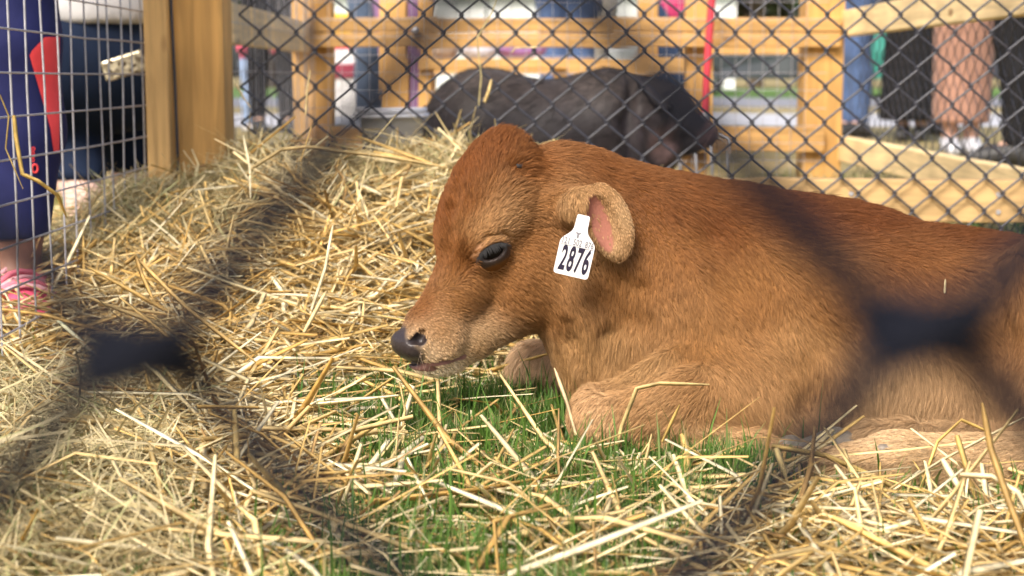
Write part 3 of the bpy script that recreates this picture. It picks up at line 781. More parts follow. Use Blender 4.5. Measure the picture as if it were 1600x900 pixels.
# ear tag with its print
TAGD = float(ED-.040)
TO = W(897, 405, TAGD)
ang = math.radians(-12.5)
tx = np.array([math.cos(ang), -.10, math.sin(ang)]); tx /= np.linalg.norm(tx)
ty = np.array([-math.sin(ang), -.12, math.cos(ang)]); ty -= tx*(tx@ty); ty /= np.linalg.norm(ty); tz = np.cross(tx, ty)
TS = TAGD/FPX
def T3(u, v, h=0.0): return TO+(tx*u+ty*v)*TS+tz*h
def rounded(pts, rad, n=5):
    out = []; m = len(pts)
    for i in range(m):
        p = np.array(pts[i][:2], float); a = np.array(pts[i-1][:2], float); b = np.array(pts[(i+1) % m][:2], float); r = pts[i][2] if len(pts[i]) > 2 else rad
        da = (a-p)/np.linalg.norm(a-p); db = (b-p)/np.linalg.norm(b-p); s, e = p+da*r, p+db*r
        for t in np.linspace(0, 1, n): out.append((1-t)**2*s+2*t*(1-t)*p+t*t*e)
    return out
outl = rounded([(-28, -28, 6), (28, -28, 6), (28, 28, 6), (11, 45, 8), (10, 72, 3), (-10, 72, 3), (-11, 45, 8), (-28, 28, 6)], 6)
def slab(name, outline, h0, h1, mat, parent, fn=T3):
    import bmesh
    bm = bmesh.new()
    a = [bm.verts.new(fn(u, v, h0)) for u, v in outline]; b = [bm.verts.new(fn(u, v, h1)) for u, v in outline]
    bm.faces.new(b); bm.faces.new(a[::-1])
    n = len(a)
    for i in range(n): bm.faces.new((a[i], a[(i+1) % n], b[(i+1) % n], b[i]))
    bmesh.ops.recalc_face_normals(bm, faces=bm.faces)
    me = bpy.data.meshes.new(name); bm.to_mesh(me); bm.free()
    return mesh_obj(name, me, mat, parent)
M['tag'] = simple('white_tag_plastic', (.74, .74, .74), .4, .05, 120, spec=.4)
M['ink'] = simple('dark_ink', (.018, .014, .035), .5, .05)
M['ink_grey'] = simple('grey_laser_print', (.20, .20, .23), .5, .05)
etag = slab('ear_tag', outl, -.0006, .0006, M['tag'], calf); etag['label'] = 'white plastic ear tag printed 2876'
def lettering(name, text, u, v, size, sx, mat, parent, fn=T3, h=.0009, shear=0.0, bold=0.0, space=1.0):
    cd = bpy.data.curves.new(name, 'FONT'); cd.body = text; cd.align_x = 'CENTER'; cd.align_y = 'CENTER'; cd.size = size; cd.resolution_u = 4
    cd.offset = bold; cd.shear = shear; cd.space_character = space
    o = bpy.data.objects.new(name, cd); COL.objects.link(o)
    bpy.context.view_layer.update()
    me = bpy.data.meshes.new_from_object(o.evaluated_get(bpy.context.evaluated_depsgraph_get()))
    bpy.data.objects.remove(o)
    co = np.zeros(len(me.vertices)*3, np.float32); me.vertices.foreach_get('co', co); co = co.reshape(-1, 3)
    new = np.array([fn(u+p[0]*sx, v+p[1], h) for p in co], np.float32)
    me.vertices.foreach_set('co', new.ravel()); me.update(); me.materials.clear()
    return mesh_obj(name, me, mat, parent)
for i, ch in enumerate('2876'):
    lettering('digit', ch, -17.5+i*12.2, -2.5, 56, .36, M['ink'], etag, shear=.12, bold=1.5)
for i, ch in enumerate('121 502 876'):
    if ch != ' ': lettering('small_digit', ch, -23.5+i*4.7, 26.5, 14.5, .62, M['ink_grey'], etag, bold=.28)
slab('printed_line', [(-27, 20), (27, 20), (27, 20.7), (-27, 20.7)], .0007, .0009, M['ink_grey'], etag)
slab('cow_emblem', [(-7, 44), (-5, 41), (-3.5, 40), (-4, 36), (-2.5, 33.5), (-.5, 36), (-.6, 40), (1.5, 42), (2.5, 45), (0, 43.2), (-3, 43.5)], .0007, .0009, M['ink_grey'], etag)
M['ink_pale'] = simple('pale_laser_print', (.58, .57, .58), .5, .05)
leaf = []
for k in range(16):
    a = k*2*math.pi/16; rr = 5.0 if k % 2 == 0 else 2.6
    leaf.append((7+rr*.7*math.sin(a), 39+rr*math.cos(a)))
slab('leaf_emblem', leaf, .0007, .0009, M['ink_pale'], etag)

# ------------------------------------------------------------------ the pig
GD = 3.62; g_ = GD/FPX
ps = Sculpt(np.arange(-.28, .56, .008), np.arange(3.34, 3.92, .009), np.arange(-.02, .47, .008))
Pg = lambda px, py, dy=0.0: W(px, py, GD+dy)
ps.ell(Pg(760, 206), (100*g_, .155, 98*g_), .03); ps.ell(Pg(860, 225), (110*g_, .16, 98*g_), .05); ps.ell(Pg(950, 202), (92*g_, .15, 94*g_), .05)
ps.ell(Pg(1020, 185), (52*g_, .10, 60*g_), .04); ps.ell(Pg(1012, 232), (52*g_, .11, 52*g_), .03)
ps.cone(Pg(1050, 178), .055, Pg(1090, 205), .032, .025); ps.cone(Pg(1088, 204), .033, Pg(1102, 211), .030, .006)
ps.cone(Pg(1040, 215), .045, Pg(1080, 226), .024, .02)
for px, dy in ((735, -.08), (735, .08), (960, -.085), (960, .085)):
    a = Pg(px, 270, dy); ps.cone(a, .065, (a[0]+.01, a[1], .06), .038, .03); ps.cone((a[0]+.01, a[1], .06), .036, (a[0]+.02, a[1], .0), .034, .01)
def psurf(px, py):
    D = np.arange(3.36, 3.9, .004); Q = np.stack([W(px, py, d) for d in D]); f = ps.sample(Q); i = np.nonzero(f < 0)[0]
    return Q[i[0]] if len(i) else W(px, py, GD)
for a, b3, rr_ in (((990, 118), (980, 190), .010), ((980, 190), (988, 262), .011), ((1052, 182), (1036, 240), .009), ((1010, 200), (1022, 250), .006), ((1072, 214), (1050, 222), .006), ((1062, 160), (1075, 184), .006)):
    ps.cone(psurf(*a), rr_, psurf(*b3), rr_, .03, 'cut')
pv, pq = ps.mesh(3); pn = vnormals(pv, pq)
pig = thing('pig', 'dark grey pig standing side-on behind the chain-link fence', 'pig', (0.1, GD, 0))
pme = np_mesh('pig_body', pv, pq)
nz = wobble(pv.astype(float), 14, 31)
topz = np.clip((pv[:, 2]-.28)/.12, 0, 1)[:, None]  # browner back, with the highlight from above also put into the colour
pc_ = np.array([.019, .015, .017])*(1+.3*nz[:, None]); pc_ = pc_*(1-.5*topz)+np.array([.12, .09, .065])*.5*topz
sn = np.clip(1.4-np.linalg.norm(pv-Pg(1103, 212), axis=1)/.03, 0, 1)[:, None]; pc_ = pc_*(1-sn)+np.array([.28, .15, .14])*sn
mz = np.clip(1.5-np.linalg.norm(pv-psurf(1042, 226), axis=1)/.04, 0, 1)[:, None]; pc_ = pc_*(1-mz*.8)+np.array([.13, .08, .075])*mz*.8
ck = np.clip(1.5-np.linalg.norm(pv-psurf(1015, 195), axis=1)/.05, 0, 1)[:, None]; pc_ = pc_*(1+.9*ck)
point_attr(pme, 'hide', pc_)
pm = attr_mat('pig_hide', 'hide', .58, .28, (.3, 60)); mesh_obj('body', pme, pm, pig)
ball('eye', psurf(1048, 166)+[0, .004, 0], .010, M['eye'], pig)
ear_m = simple('dark_pig_ear', (.030, .024, .026), .7, .3, 40, bump=.4)
for s_g in (-1, 1):
    b0 = Pg(1012, 138, .06*s_g); tip = Pg(1040, 168, .13*s_g); g = Sculpt(np.arange(b0[0]-.07, b0[0]+.12, .005), np.arange(min(b0[1], tip[1])-.06, max(b0[1], tip[1])+.06, .005), np.arange(b0[2]-.12, b0[2]+.07, .005))
    g.cone(b0, .038, (b0+tip)/2, .034, .01, squash=((.8, .3*s_g, .6), .35)); g.cone((b0+tip)/2, .034, tip, .010, .01, squash=((.8, .3*s_g, .6), .35))
    ev, eq = g.mesh(2); mesh_obj('ear', np_mesh('ear', ev, eq), ear_m, pig)
v, q = tube([Pg(1104, 214), Pg(1108, 216)], [.031, .027], 16); mesh_obj('snout_disc', np_mesh('snout_disc', v, q), simple('pink_grey_snout', (.30, .17, .16), .5, .2, 40), pig)
tl = [Pg(668, 170), Pg(658, 178), Pg(655, 196), Pg(660, 212)]; v, q = tube(tl, [.012, .009, .007, .004], 8); mesh_obj('tail', np_mesh('tail', v, q), ear_m, pig)
def pig_flow(P): return np.tile(np.array([-.8, 0, -.5]), (len(P), 1))
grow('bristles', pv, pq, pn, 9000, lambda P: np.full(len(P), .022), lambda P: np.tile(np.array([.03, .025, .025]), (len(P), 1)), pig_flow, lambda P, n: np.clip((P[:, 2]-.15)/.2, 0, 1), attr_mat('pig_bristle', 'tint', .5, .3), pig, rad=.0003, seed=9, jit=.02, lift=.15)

# ------------------------------------------------------------------ people
SKIN = simple('skin', (.56, .34, .25), .55, .06, 20, spec=.35)
SKIN2 = simple('pale_skin', (.68, .46, .38), .55, .06, 20, spec=.35)
def cloth(name, c, rough=.85, var=.18, scale=18): return simple(name, c, rough, var, scale, spec=.15, sheen=.1 if max(c) > .1 else 0, bump=.3)
def bones_mesh(name, bones, vox, mat, parent, k=.02, zmin=None, zmax=None, smooth=2):
    P = np.concatenate([np.array([b[0], b[2]]) for b in bones]); R = max(max(b[1], b[3]) for b in bones)
    lo = P.min(0)-R-.04; hi = P.max(0)+R+.04
    g = Sculpt(*[np.arange(lo[i], hi[i], vox) for i in range(3)])
    for b in bones: g.cone(b[0], b[1], b[2], b[3], k, squash=b[4] if len(b) > 4 else None, extra=.08)
    if zmin is not None: g.F = np.maximum(g.F, zmin-g.z[None, None, :])
    if zmax is not None: g.F = np.maximum(g.F, g.z[None, None, :]-zmax)
    v, q = g.mesh(smooth)
    return mesh_obj(name, np_mesh(name, v, q), mat, parent)
def person(label, x, y, face, h=1.7, lower=None, upper=None, shoe=None, hair=None, skin=SKIN, stance=.1, stride=0.0, hem=.09, vox=.016, skirt=None, arms=(.25, .25), group=None, hipw=.09):
    """standing figure; face = heading in radians (0 looks along +X)"""
    s = h/1.72
    f = np.array([math.cos(face), math.sin(face), 0]); l = np.array([-math.sin(face), math.cos(face), 0]); u = np.array([0, 0, 1.0])
    o = np.array([x, y, 0.0])
    at = lambda a, b, c: o+f*a*s+l*b*s+u*c*s
    root = thing('person', label, 'person', (x, y, 0), group)
    hipL, hipR = at(0, hipw, .90), at(0, -hipw, .90)
    kn_ = [at(.03+stride*.4, stance, .50), at(.03-stride*.4, -stance, .50)]; an_ = [at(stride*.9, stance, .085), at(-stride*.9, -stance, .085)]
    toe = [a+f*.14*s-u*.045*s for a in an_]; heel = [a-f*.05*s-u*.045*s for a in an_]
    legs = []
    for hp, k_, a in ((hipL, kn_[0], an_[0]), (hipR, kn_[1], an_[1])):
        calfp = k_*.7+a*.3-f*.02*s
        legs += [(hp, .085*s, k_, .056*s), (k_, .055*s, calfp, .056*s), (calfp, .055*s, a, .036*s)]
    feet = [(a, .036*s, t, .026*s) for a, t in zip(an_, toe)]+[(a, .034*s, t, .03*s) for a, t in zip(an_, heel)]
    tors = [(at(0, 0, .95), .145*s, at(0, 0, 1.15), .125*s, (f, .75)), (at(0, 0, 1.12), .125*s, at(0, 0, 1.34), .15*s, (f, .72)), (at(0, .12, 1.40), .065*s, at(0, -.12, 1.40), .065*s)]
    arm = []
    for i, sg in enumerate((1, -1)):
        sh = at(0, .19*sg, 1.39); el = at(.02, .24*sg, 1.12); ha = at(.02+arms[i], .20*sg, .90+arms[i]*.8)
        arm += [(sh, .052*s, el, .042*s), (el, .041*s, ha, .028*s)]
        hand = [(ha, .030*s, ha+(ha-el)*.35, .034*s, (l, .55))]
        for q in range(4):
            b0 = ha+(ha-el)*.38+f*(q-1.5)*.018*s; hand.append((b0, .0095*s, b0+(ha-el)*.28, .008*s))
        hand.append((ha+f*.02*s, .011*s, ha+f*.05*s+(ha-el)*.25, .009*s)); arm += hand
    head = [(at(0, 0, 1.42), .055*s, at(.01, 0, 1.52), .05*s), (at(.01, 0, 1.60), .082*s, at(.0, 0, 1.66), .085*s), (at(.06, 0, 1.555), .042*s, at(.05, 0, 1.58), .05*s), (at(.095, 0, 1.60), .012*s, at(.09, 0, 1.63), .009*s), (at(.0, .085, 1.60), .016*s, at(0, .085, 1.62), .018*s), (at(.0, -.085, 1.60), .016*s, at(0, -.085, 1.62), .018*s)]
    bones_mesh('body', legs+feet+tors+arm+head, vox, skin, root, .015)
    gro = lambda bs, d: [(b[0], b[1]+d, b[2], b[3]+d)+tuple(b[4:]) for b in bs]
    if lower is not None and skirt is None:
        bones_mesh('trousers', gro(legs, .014)+gro(tors[:1], .012), vox, lower, root, .02, zmin=hem*s, zmax=1.0*s)
    if skirt is not None:
        top, r0, bot, r1 = skirt
        bones_mesh('skirt', [(at(0, 0, top), r0, at(0, 0, bot), r1)], vox, lower, root, .02, zmin=bot*s, zmax=top*s+.02)
    if upper is not None: bones_mesh('top', gro(tors, .016)+gro([b for b in arm if b[1] > .04*s][:4], .016), vox, upper, root, .02, zmin=.84*s)
    if shoe is not None:
        for i in (0, 1):
            bones_mesh('shoe', [(an_[i]-u*.02*s, .046*s, toe[i], .036*s), (an_[i]-u*.02*s, .044*s, heel[i], .038*s)], vox*.7, shoe, root, .015, zmin=0.004, zmax=.11*s)
    if hair is not None: bones_mesh('hair', [(at(-.025, 0, 1.62), .088*s, at(-.015, 0, 1.685), .088*s), (at(-.06, 0, 1.5), .06*s, at(-.04, 0, 1.62), .08*s)], vox, hair, root, .02)
    return root
DENIM = cloth('blue_denim', (.075, .12, .24)); DARKD = cloth('dark_denim', (.03, .05, .10)); BLACK = cloth('black_cloth', (.012, .012, .014)); LDENIM = cloth('pale_denim', (.25, .34, .52))
PINKJ = cloth('pink_jacket_cloth', (.62, .10, .17)); BROWN = cloth('dusty_rose_brown_cloth', (.36, .20, .145)); MAG = cloth('magenta_cloth', (.42, .04, .13)); GREYS = cloth('grey_knit', (.46, .46, .47)); NAVY = cloth('navy_cloth', (.022, .028, .075))
PURP = cloth('mauve_cloth', (.22, .12, .24)); WHITEC = cloth('white_cloth', (.7, .7, .72)); TEAL = cloth('teal_cloth', (.04, .20, .18))
HAIRB = simple('brown_hair', (.07, .035, .015), .5, .3, 60); SHOE = simple('white_shoe', (.6, .6, .6), .6, .1, 30); SHOED = simple('dark_shoe', (.03, .03, .03), .5, .1, 30)
def px_x(px, D): return float(W(px, 100, D)[0])
# right-hand visitors
person('visitor in blue jeans behind the right wooden corner post', px_x(1337, 9.4), 9.4, -2.6, 1.75, DENIM, TEAL, SHOED, HAIRB, stance=.05)
pk = person('visitor in a flared black skirt between the blue jeans and brown dress', px_x(1428, 9.0), 9.0, -1.9, 1.62, BLACK, BLACK, SHOED, HAIRB, SKIN2, skirt=(.95, .15, .13, .19), stance=.05, hipw=.05)
person('visitor in slim blue jeans close behind the black skirt', px_x(1463, 9.9), 9.9, -1.2, 1.72, DENIM, WHITEC, SHOED, HAIRB, stance=.05)
person('visitor in a long dusty brown dress and pale grey boots', px_x(1505, 7.3), 7.3, -1.7, 1.66, BROWN, BROWN, simple('pale_grey_boot', (.55, .56, .6), .6, .1, 30), HAIRB, SKIN, skirt=(.95, .145, .16, .13), stance=.05, hipw=.045)
person('visitor in black trousers at the right edge of the photo', px_x(1592, 6.4), 6.4, 2.8, 1.78, BLACK, BLACK, SHOED, HAIRB, stance=.07)
# visitors beyond the pig pen
person('visitor in mid blue jeans above the middle of the pig', px_x(887, 8.2), 8.2, 1.5, 1.7, DENIM, WHITEC, SHOED, HAIRB, stance=.075)
person('visitor in cream trousers beside the mid blue jeans', px_x(918, 9.2), 9.2, 1.2, 1.7, cloth('cream_cloth', (.62, .58, .5)), MAG, SHOED, HAIRB, stance=.05)
person('visitor in dark jeans and maroon coat above the head of the pig', px_x(1058, 7.8), 7.8, -1.8, 1.3, DARKD, MAG, SHOED, HAIRB, stance=.07)
person('visitor in slate blue jeans left of the far wooden post', px_x(592, 8.4), 8.4, -1.4, 1.72, cloth('slate_cloth', (.07, .10, .16)), PINKJ, SHOED, HAIRB, stance=.06)
person('visitor in mauve trousers right of the far wooden post', px_x(634, 8.0), 8.0, -1.7, 1.7, PURP, WHITEC, SHOED, HAIRB, stance=.06)
person('small child in a pink jacket seen past the left wooden post', px_x(392, 10.6), 10.6, -.4, .86, LDENIM, PINKJ, SHOE, simple('fair_hair', (.32, .17, .07), .5, .3, 60), SKIN2, vox=.011, hem=.1)
person('visitor in black trousers beside the small child in pink', px_x(424, 10.2), 10.2, -1.2, 1.75, BLACK, BLACK, SHOED, HAIRB, stance=.09)
person('child in pale blue jeans and pink top near the second wooden post', px_x(453, 11.2), 11.2, -1.0, .98, LDENIM, PINKJ, SHOE, HAIRB, SKIN2, vox=.012)

# person in cropped navy leggings, close at the left edge
LEGN = cloth('navy_legging_cloth', (.014, .017, .075), .7, .12, 30); REDC = cloth('coral_red_panel_cloth', (.72, .06, .07), .7, .08, 30)
PINKS = simple('pink_woven_shoe', (.75, .10, .20), .6, .12, 40); PINKP = simple('pale_pink_shoe_sole', (.80, .42, .46), .5, .06, 30); PINKM = simple('rose_pink_strap', (.82, .20, .27), .55, .12, 40)
NP = thing('person', 'person in navy cropped leggings with a red side panel and pink shoes', 'person', (-.72, 2.16, 0))
LD = 2.16
A0 = W(26, 470, LD); A0[2] = .095
KN = W(20, 60, LD); KN = np.array([KN[0], LD, .42]); HP = np.array([KN[0]-.04, LD+.02, .83])
K2 = KN+[-.13, .16, 0]; A2 = A0+[-.14, .17, 0]; H2 = HP+[-.13, .12, 0]
SK = simple('tanned_skin', (.30, .15, .10), .5, .08, 25, spec=.35)
mid = KN*.62+A0*.38+np.array([.005, .015, 0]); mid2 = K2*.62+A2*.38
chest = (HP+H2)/2+np.array([0, 0, .46]); pel = (HP+H2)/2+np.array([0, 0, .08])
legb = [(HP, .082, KN, .056), (KN, .055, mid, .052), (mid, .052, A0, .031), (H2, .082, K2, .056), (K2, .055, mid2, .052), (mid2, .052, A2, .031)]
ft = [(A0, .03, A0+[.055, -.11, -.06], .026), (A0, .03, A0+[-.02, .04, -.06], .026), (A2, .03, A2+[.05, -.10, -.06], .026), (A2, .03, A2+[-.02, .04, -.06], .026)]
ub = [(pel, .13, chest, .14), (chest+[0, -.16, .02], .06, chest+[0, .16, .02], .06), (chest+[.0, -.19, 0], .045, chest+[.05, -.21, -.27], .036), (chest+[.05, -.21, -.27], .034, chest+[.28, -.16, -.3], .026), (chest+[0, .19, 0], .045, chest+[.05, .22, -.27], .036), (chest+[.05, .22, -.27], .034, chest+[.25, .2, -.38], .026), (chest+[0, 0, .1], .05, chest+[.02, 0, .22], .05), (chest+[.02, 0, .28], .085, chest+[.02, 0, .33], .085)]
bones_mesh('body', legb+ft+ub, .009, SK, NP, .015)
lg = bones_mesh('leggings', [(a, ra+.006, b, rb+.007) for a, ra, b, rb in legb], .007, LEGN, NP, .018, zmin=W(30, 372, LD)[2]+.0, zmax=.92)
bones_mesh('top', [(a, ra+.014, b, rb+.014) for a, ra, b, rb in ub[:2]+ub[2:3]+ub[4:5]], .016, cloth('white_tshirt_cloth', (.6, .6, .62)), NP, .02)
bones_mesh('hair', [(chest+[-.0, 0, .31], .092, chest+[-.03, 0, .2], .07)], .016, HAIRB, NP)
# the red side panel follows the legging surface
def drape(name, pxs, mat, parent, target, lift=.0012, thick=True):
    """thin cloth piece lying on a mesh: grid of photo pixels cast onto it"""
    dg = bpy.context.evaluated_depsgraph_get(); dg.update()
    from mathutils.bvhtree import BVHTree
    bv = BVHTree.FromPolygons([target.matrix_world @ v.co for v in target.data.vertices], [p.vertices[:] for p in target.data.polygons])
    rows = []
    for row in pxs:
        rr = []
        for (a, b) in row:
            d = Vector(W(a, b, 2.0))-Vector((0, 0, CAM_H)); d.normalize()
            hit = bv.ray_cast(Vector((0, 0, CAM_H)), d)
            rr.append(np.array(hit[0]+hit[1]*lift) if hit[0] is not None else None)
        last = next((p for p in rr if p is not None), None)
        if last is None: continue
        for i in range(len(rr)):
            if rr[i] is None: rr[i] = last+np.array([.0, .012, 0])
            last = rr[i]
        rows.append(rr)
    n, m = len(rows), len(rows[0]); V = np.array(rows).reshape(-1, 3)
    ii, jj = np.meshgrid(np.arange(n-1), np.arange(m-1), indexing='ij')
    F = np.stack([ii*m+jj, ii*m+jj+1, (ii+1)*m+jj+1, (ii+1)*m+jj], -1).reshape(-1, 4)
    return mesh_obj(name, np_mesh(name, V, F), mat, parent)
bpy.context.view_layer.update()
def lerp(a, b, t): return a+(b-a)*t
pan = []
for t in np.linspace(0, 1, 26):
    y = lerp(58, 236, t); xl_ = np.interp(y, [58, 84, 140, 200, 236], [69, 45, 61, 78, 83]); pan.append([(lerp(xl_, 92, s), y) for s in np.linspace(0, 1, 12)])
drape('side_panel', pan, REDC, lg, lg)
def legtext(u, v, h):          # reads upwards along the shin
    p = W(u, v, LD-.09); return p
# vertical red lettering and ring on the shin
from mathutils.bvhtree import BVHTree
bvl = BVHTree.FromPolygons([lg.matrix_world @ v.co for v in lg.data.vertices], [p.vertices[:] for p in lg.data.polygons])
def on_leg(px, py, lift=.0012):
    d = Vector(W(px, py, 2.0))-Vector((0, 0, CAM_H)); d.normalize(); h = bvl.ray_cast(Vector((0, 0, CAM_H)), d)
    return np.array(h[0]+h[1]*lift) if h[0] is not None else W(px, py, LD-.06)
lettering('printed_word', 'ccoɔ', 0, 0, 13, 1.0, REDC, lg, fn=lambda u, v, h: on_leg(52+v*.75, 241-u*.95), h=0, bold=.45)
ring = []
for k in range(20):
    a = k*2*math.pi/20; ring.append(on_leg(54+4.2*math.cos(a), 263+6.5*math.sin(a), .0016))
v, q = tube(ring+[ring[0], ring[1]], .0016, 6); mesh_obj('printed_ring', np_mesh('printed_ring', v, q), REDC, lg)
# woven pink shoes: sole, upper, straps, laces
for A in (A0, A2):
    T = A+np.array([.055, -.115, -.072]); Hh = A+np.array([-.022, .042, -.072]); d = (T-Hh); d[2] = 0; Ls = np.linalg.norm(d); d /= Ls; sd_ = np.array([-d[1], d[0], 0])
    up_ = bones_mesh('shoe', [(Hh+[0, 0, .03], .036, A+[.005, -.005, -.03], .042), (A+[.005, -.005, -.03], .044, T+[0, 0, .022], .036), (T+[0, 0, .018], .034, T+d*.015+[0, 0, .018], .03)], .006, PINKS, NP, .012, zmin=.018)
    ol = []
    for k in range(28):
        a = k*2*math.pi/28; c = math.cos(a); w_ = .040*(1+.12*c); ol.append((Hh+T)/2+d*(Ls/2+.035)*c+sd_*w_*math.sin(a))
    bm_v = np.array([[p[0], p[1], z] for z in (.002, .024) for p in ol]); n = 28
    F = [[k, (k+1) % n, n+(k+1) % n, n+k] for k in range(n)]
    c0 = len(bm_v); bm_v = np.vstack([bm_v, [(Hh+T)[0]/2, (Hh+T)[1]/2, .024], [(Hh+T)[0]/2, (Hh+T)[1]/2, .002]])
    F += [[n+k, n+(k+1) % n, c0, c0] for k in range(n)]
    me = bpy.data.meshes.new('sole'); me.from_pydata(bm_v.tolist(), [], [f[:3] if f[2] == f[3] else f for f in F]); mesh_obj('sole', me, PINKP, up_)
    for k in range(7):
        t = .30+.65*k/7; c = Hh+d*Ls*t; arc = []
        zt = .085-.045*t
        for j in range(11):
            a = math.pi*j/10; arc.append(c+sd_*(.047*math.cos(a))+np.array([0, 0, .026+zt*math.sin(a)])+d*.014*math.sin(a*2+k))
        v, q = tube(arc, .0045 if k % 2 else .0035, 6); mesh_obj('strap', np_mesh('strap', v, q), PINKM if k % 2 else PINKP, up_)

# crouching person behind, seen through the welded wire
CPp = thing('person', 'crouching person in dark blue trousers and grey top, bare heels in sandals', 'person', (-.84, 2.98, 0))
hA, hB = np.array([-.87, 2.98, .385]), np.array([-.755, 3.06, .385])
kA, kB = np.array([-.92, 3.30, .43]), np.array([-.76, 3.38, .43])
aA, aB = W(135, 292, 2.93), W(203, 250, 3.22); aA[2] = .13; aB[2] = .13
fA, fB = aA+[.05, .16, -.10], aB+[.05, .16, -.10]
heA, heB = aA+[.0, -.03, -.085], aB+[.0, -.03, -.085]
chs = np.array([-.82, 3.16, .80])
lb = [(hA, .10, kA, .06), (kA, .058, aA*.55+kA*.45+[-.02, -.05, 0], .062), (aA*.55+kA*.45+[-.02, -.05, 0], .06, aA, .034), (hB, .10, kB, .06), (kB, .058, aB*.55+kB*.45+[-.02, -.05, 0], .062), (aB*.55+kB*.45+[-.02, -.05, 0], .06, aB, .034), (hA, .105, hB, .105)]
fb = [(aA, .033, fA, .024), (aA, .034, heA, .032), (aB, .033, fB, .024), (aB, .034, heB, .032)]
up_b = [((hA+hB)/2+[0, .02, .08], .12, chs, .14), (chs+[-.15, -.04, .03], .06, chs+[.15, .06, .03], .06), (chs+[-.18, -.05, 0], .045, chs+[-.12, .12, -.25], .036), (chs+[-.12, .12, -.25], .034, chs+[.05, .27, -.28], .026), (chs+[.18, .07, 0], .045, chs+[.2, .2, -.22], .036), (chs+[.2, .2, -.22], .034, chs+[.12, .36, -.25], .026), (chs+[0, .03, .1], .05, chs+[.02, .06, .2], .05), (chs+[.03, .08, .27], .085, chs+[.03, .07, .32], .085)]
bones_mesh('body', lb+fb+up_b, .011, SKIN2, CPp, .015)
bones_mesh('trousers', [(a, ra+.014, b, rb+.014) for a, ra, b, rb in lb]+[((hA+hB)/2, .12, (hA+hB)/2+np.array([0, .02, .06]), .135)], .011, cloth('dark_blue_trouser_cloth', (.010, .018, .042)), CPp, .025, zmin=.175)
bones_mesh('top', [(a, ra+.026, b, rb+.026) for a, ra, b, rb in up_b[:6]], .014, GREYS, CPp, .03, zmin=.465)
bones_mesh('hair', [(chs+[.01, .06, .30], .095, chs+[-.02, .03, .17], .06)], .014, HAIRB, CPp)
for a, t, he in ((aA, fA, heA), (aB, fB, heB)):
    bones_mesh('sandal', [(he+[0, 0, -.018], .034, t+[0, 0, -.006], .032)], .008, simple('tan_sandal', (.30, .21, .12), .6, .15, 40), CPp, .01, zmin=.006, zmax=float(he[2])-.006)
GLIT, N, L, b = new_mat('gold_glitter')
vo = N.new('ShaderNodeTexVoronoi'); vo.inputs['Scale'].default_value = 160; tc = N.new('ShaderNodeTexCoord'); L.new(tc.outputs['Object'], vo.inputs['Vector'])
rp = N.new('ShaderNodeValToRGB'); rp.color_ramp.elements[0].color = (.10, .07, .04, 1); rp.color_ramp.elements[1].color = (.75, .68, .5, 1); rp.color_ramp.elements[0].position = .2; rp.color_ramp.elements[1].position = .8
L.new(vo.outputs['Color'], rp.inputs[0]); L.new(rp.outputs[0], b.inputs['Base Color']); b.inputs['Metallic'].default_value = .6; b.inputs['Roughness'].default_value = .3
gp = W(194, 103, 2.84); gme = box_me('phone_case', .078, .012, .038, .005)
gme.transform(Matrix.Rotation(math.radians(-17), 4, 'Y')); go = bpy.data.objects.new('phone_case', gme); gme.materials.append(GLIT); link(go); go.location = [float(c) for c in gp]
tag(go, 'glittery gold phone case tucked at the hip of the crouching person', 'phone case')

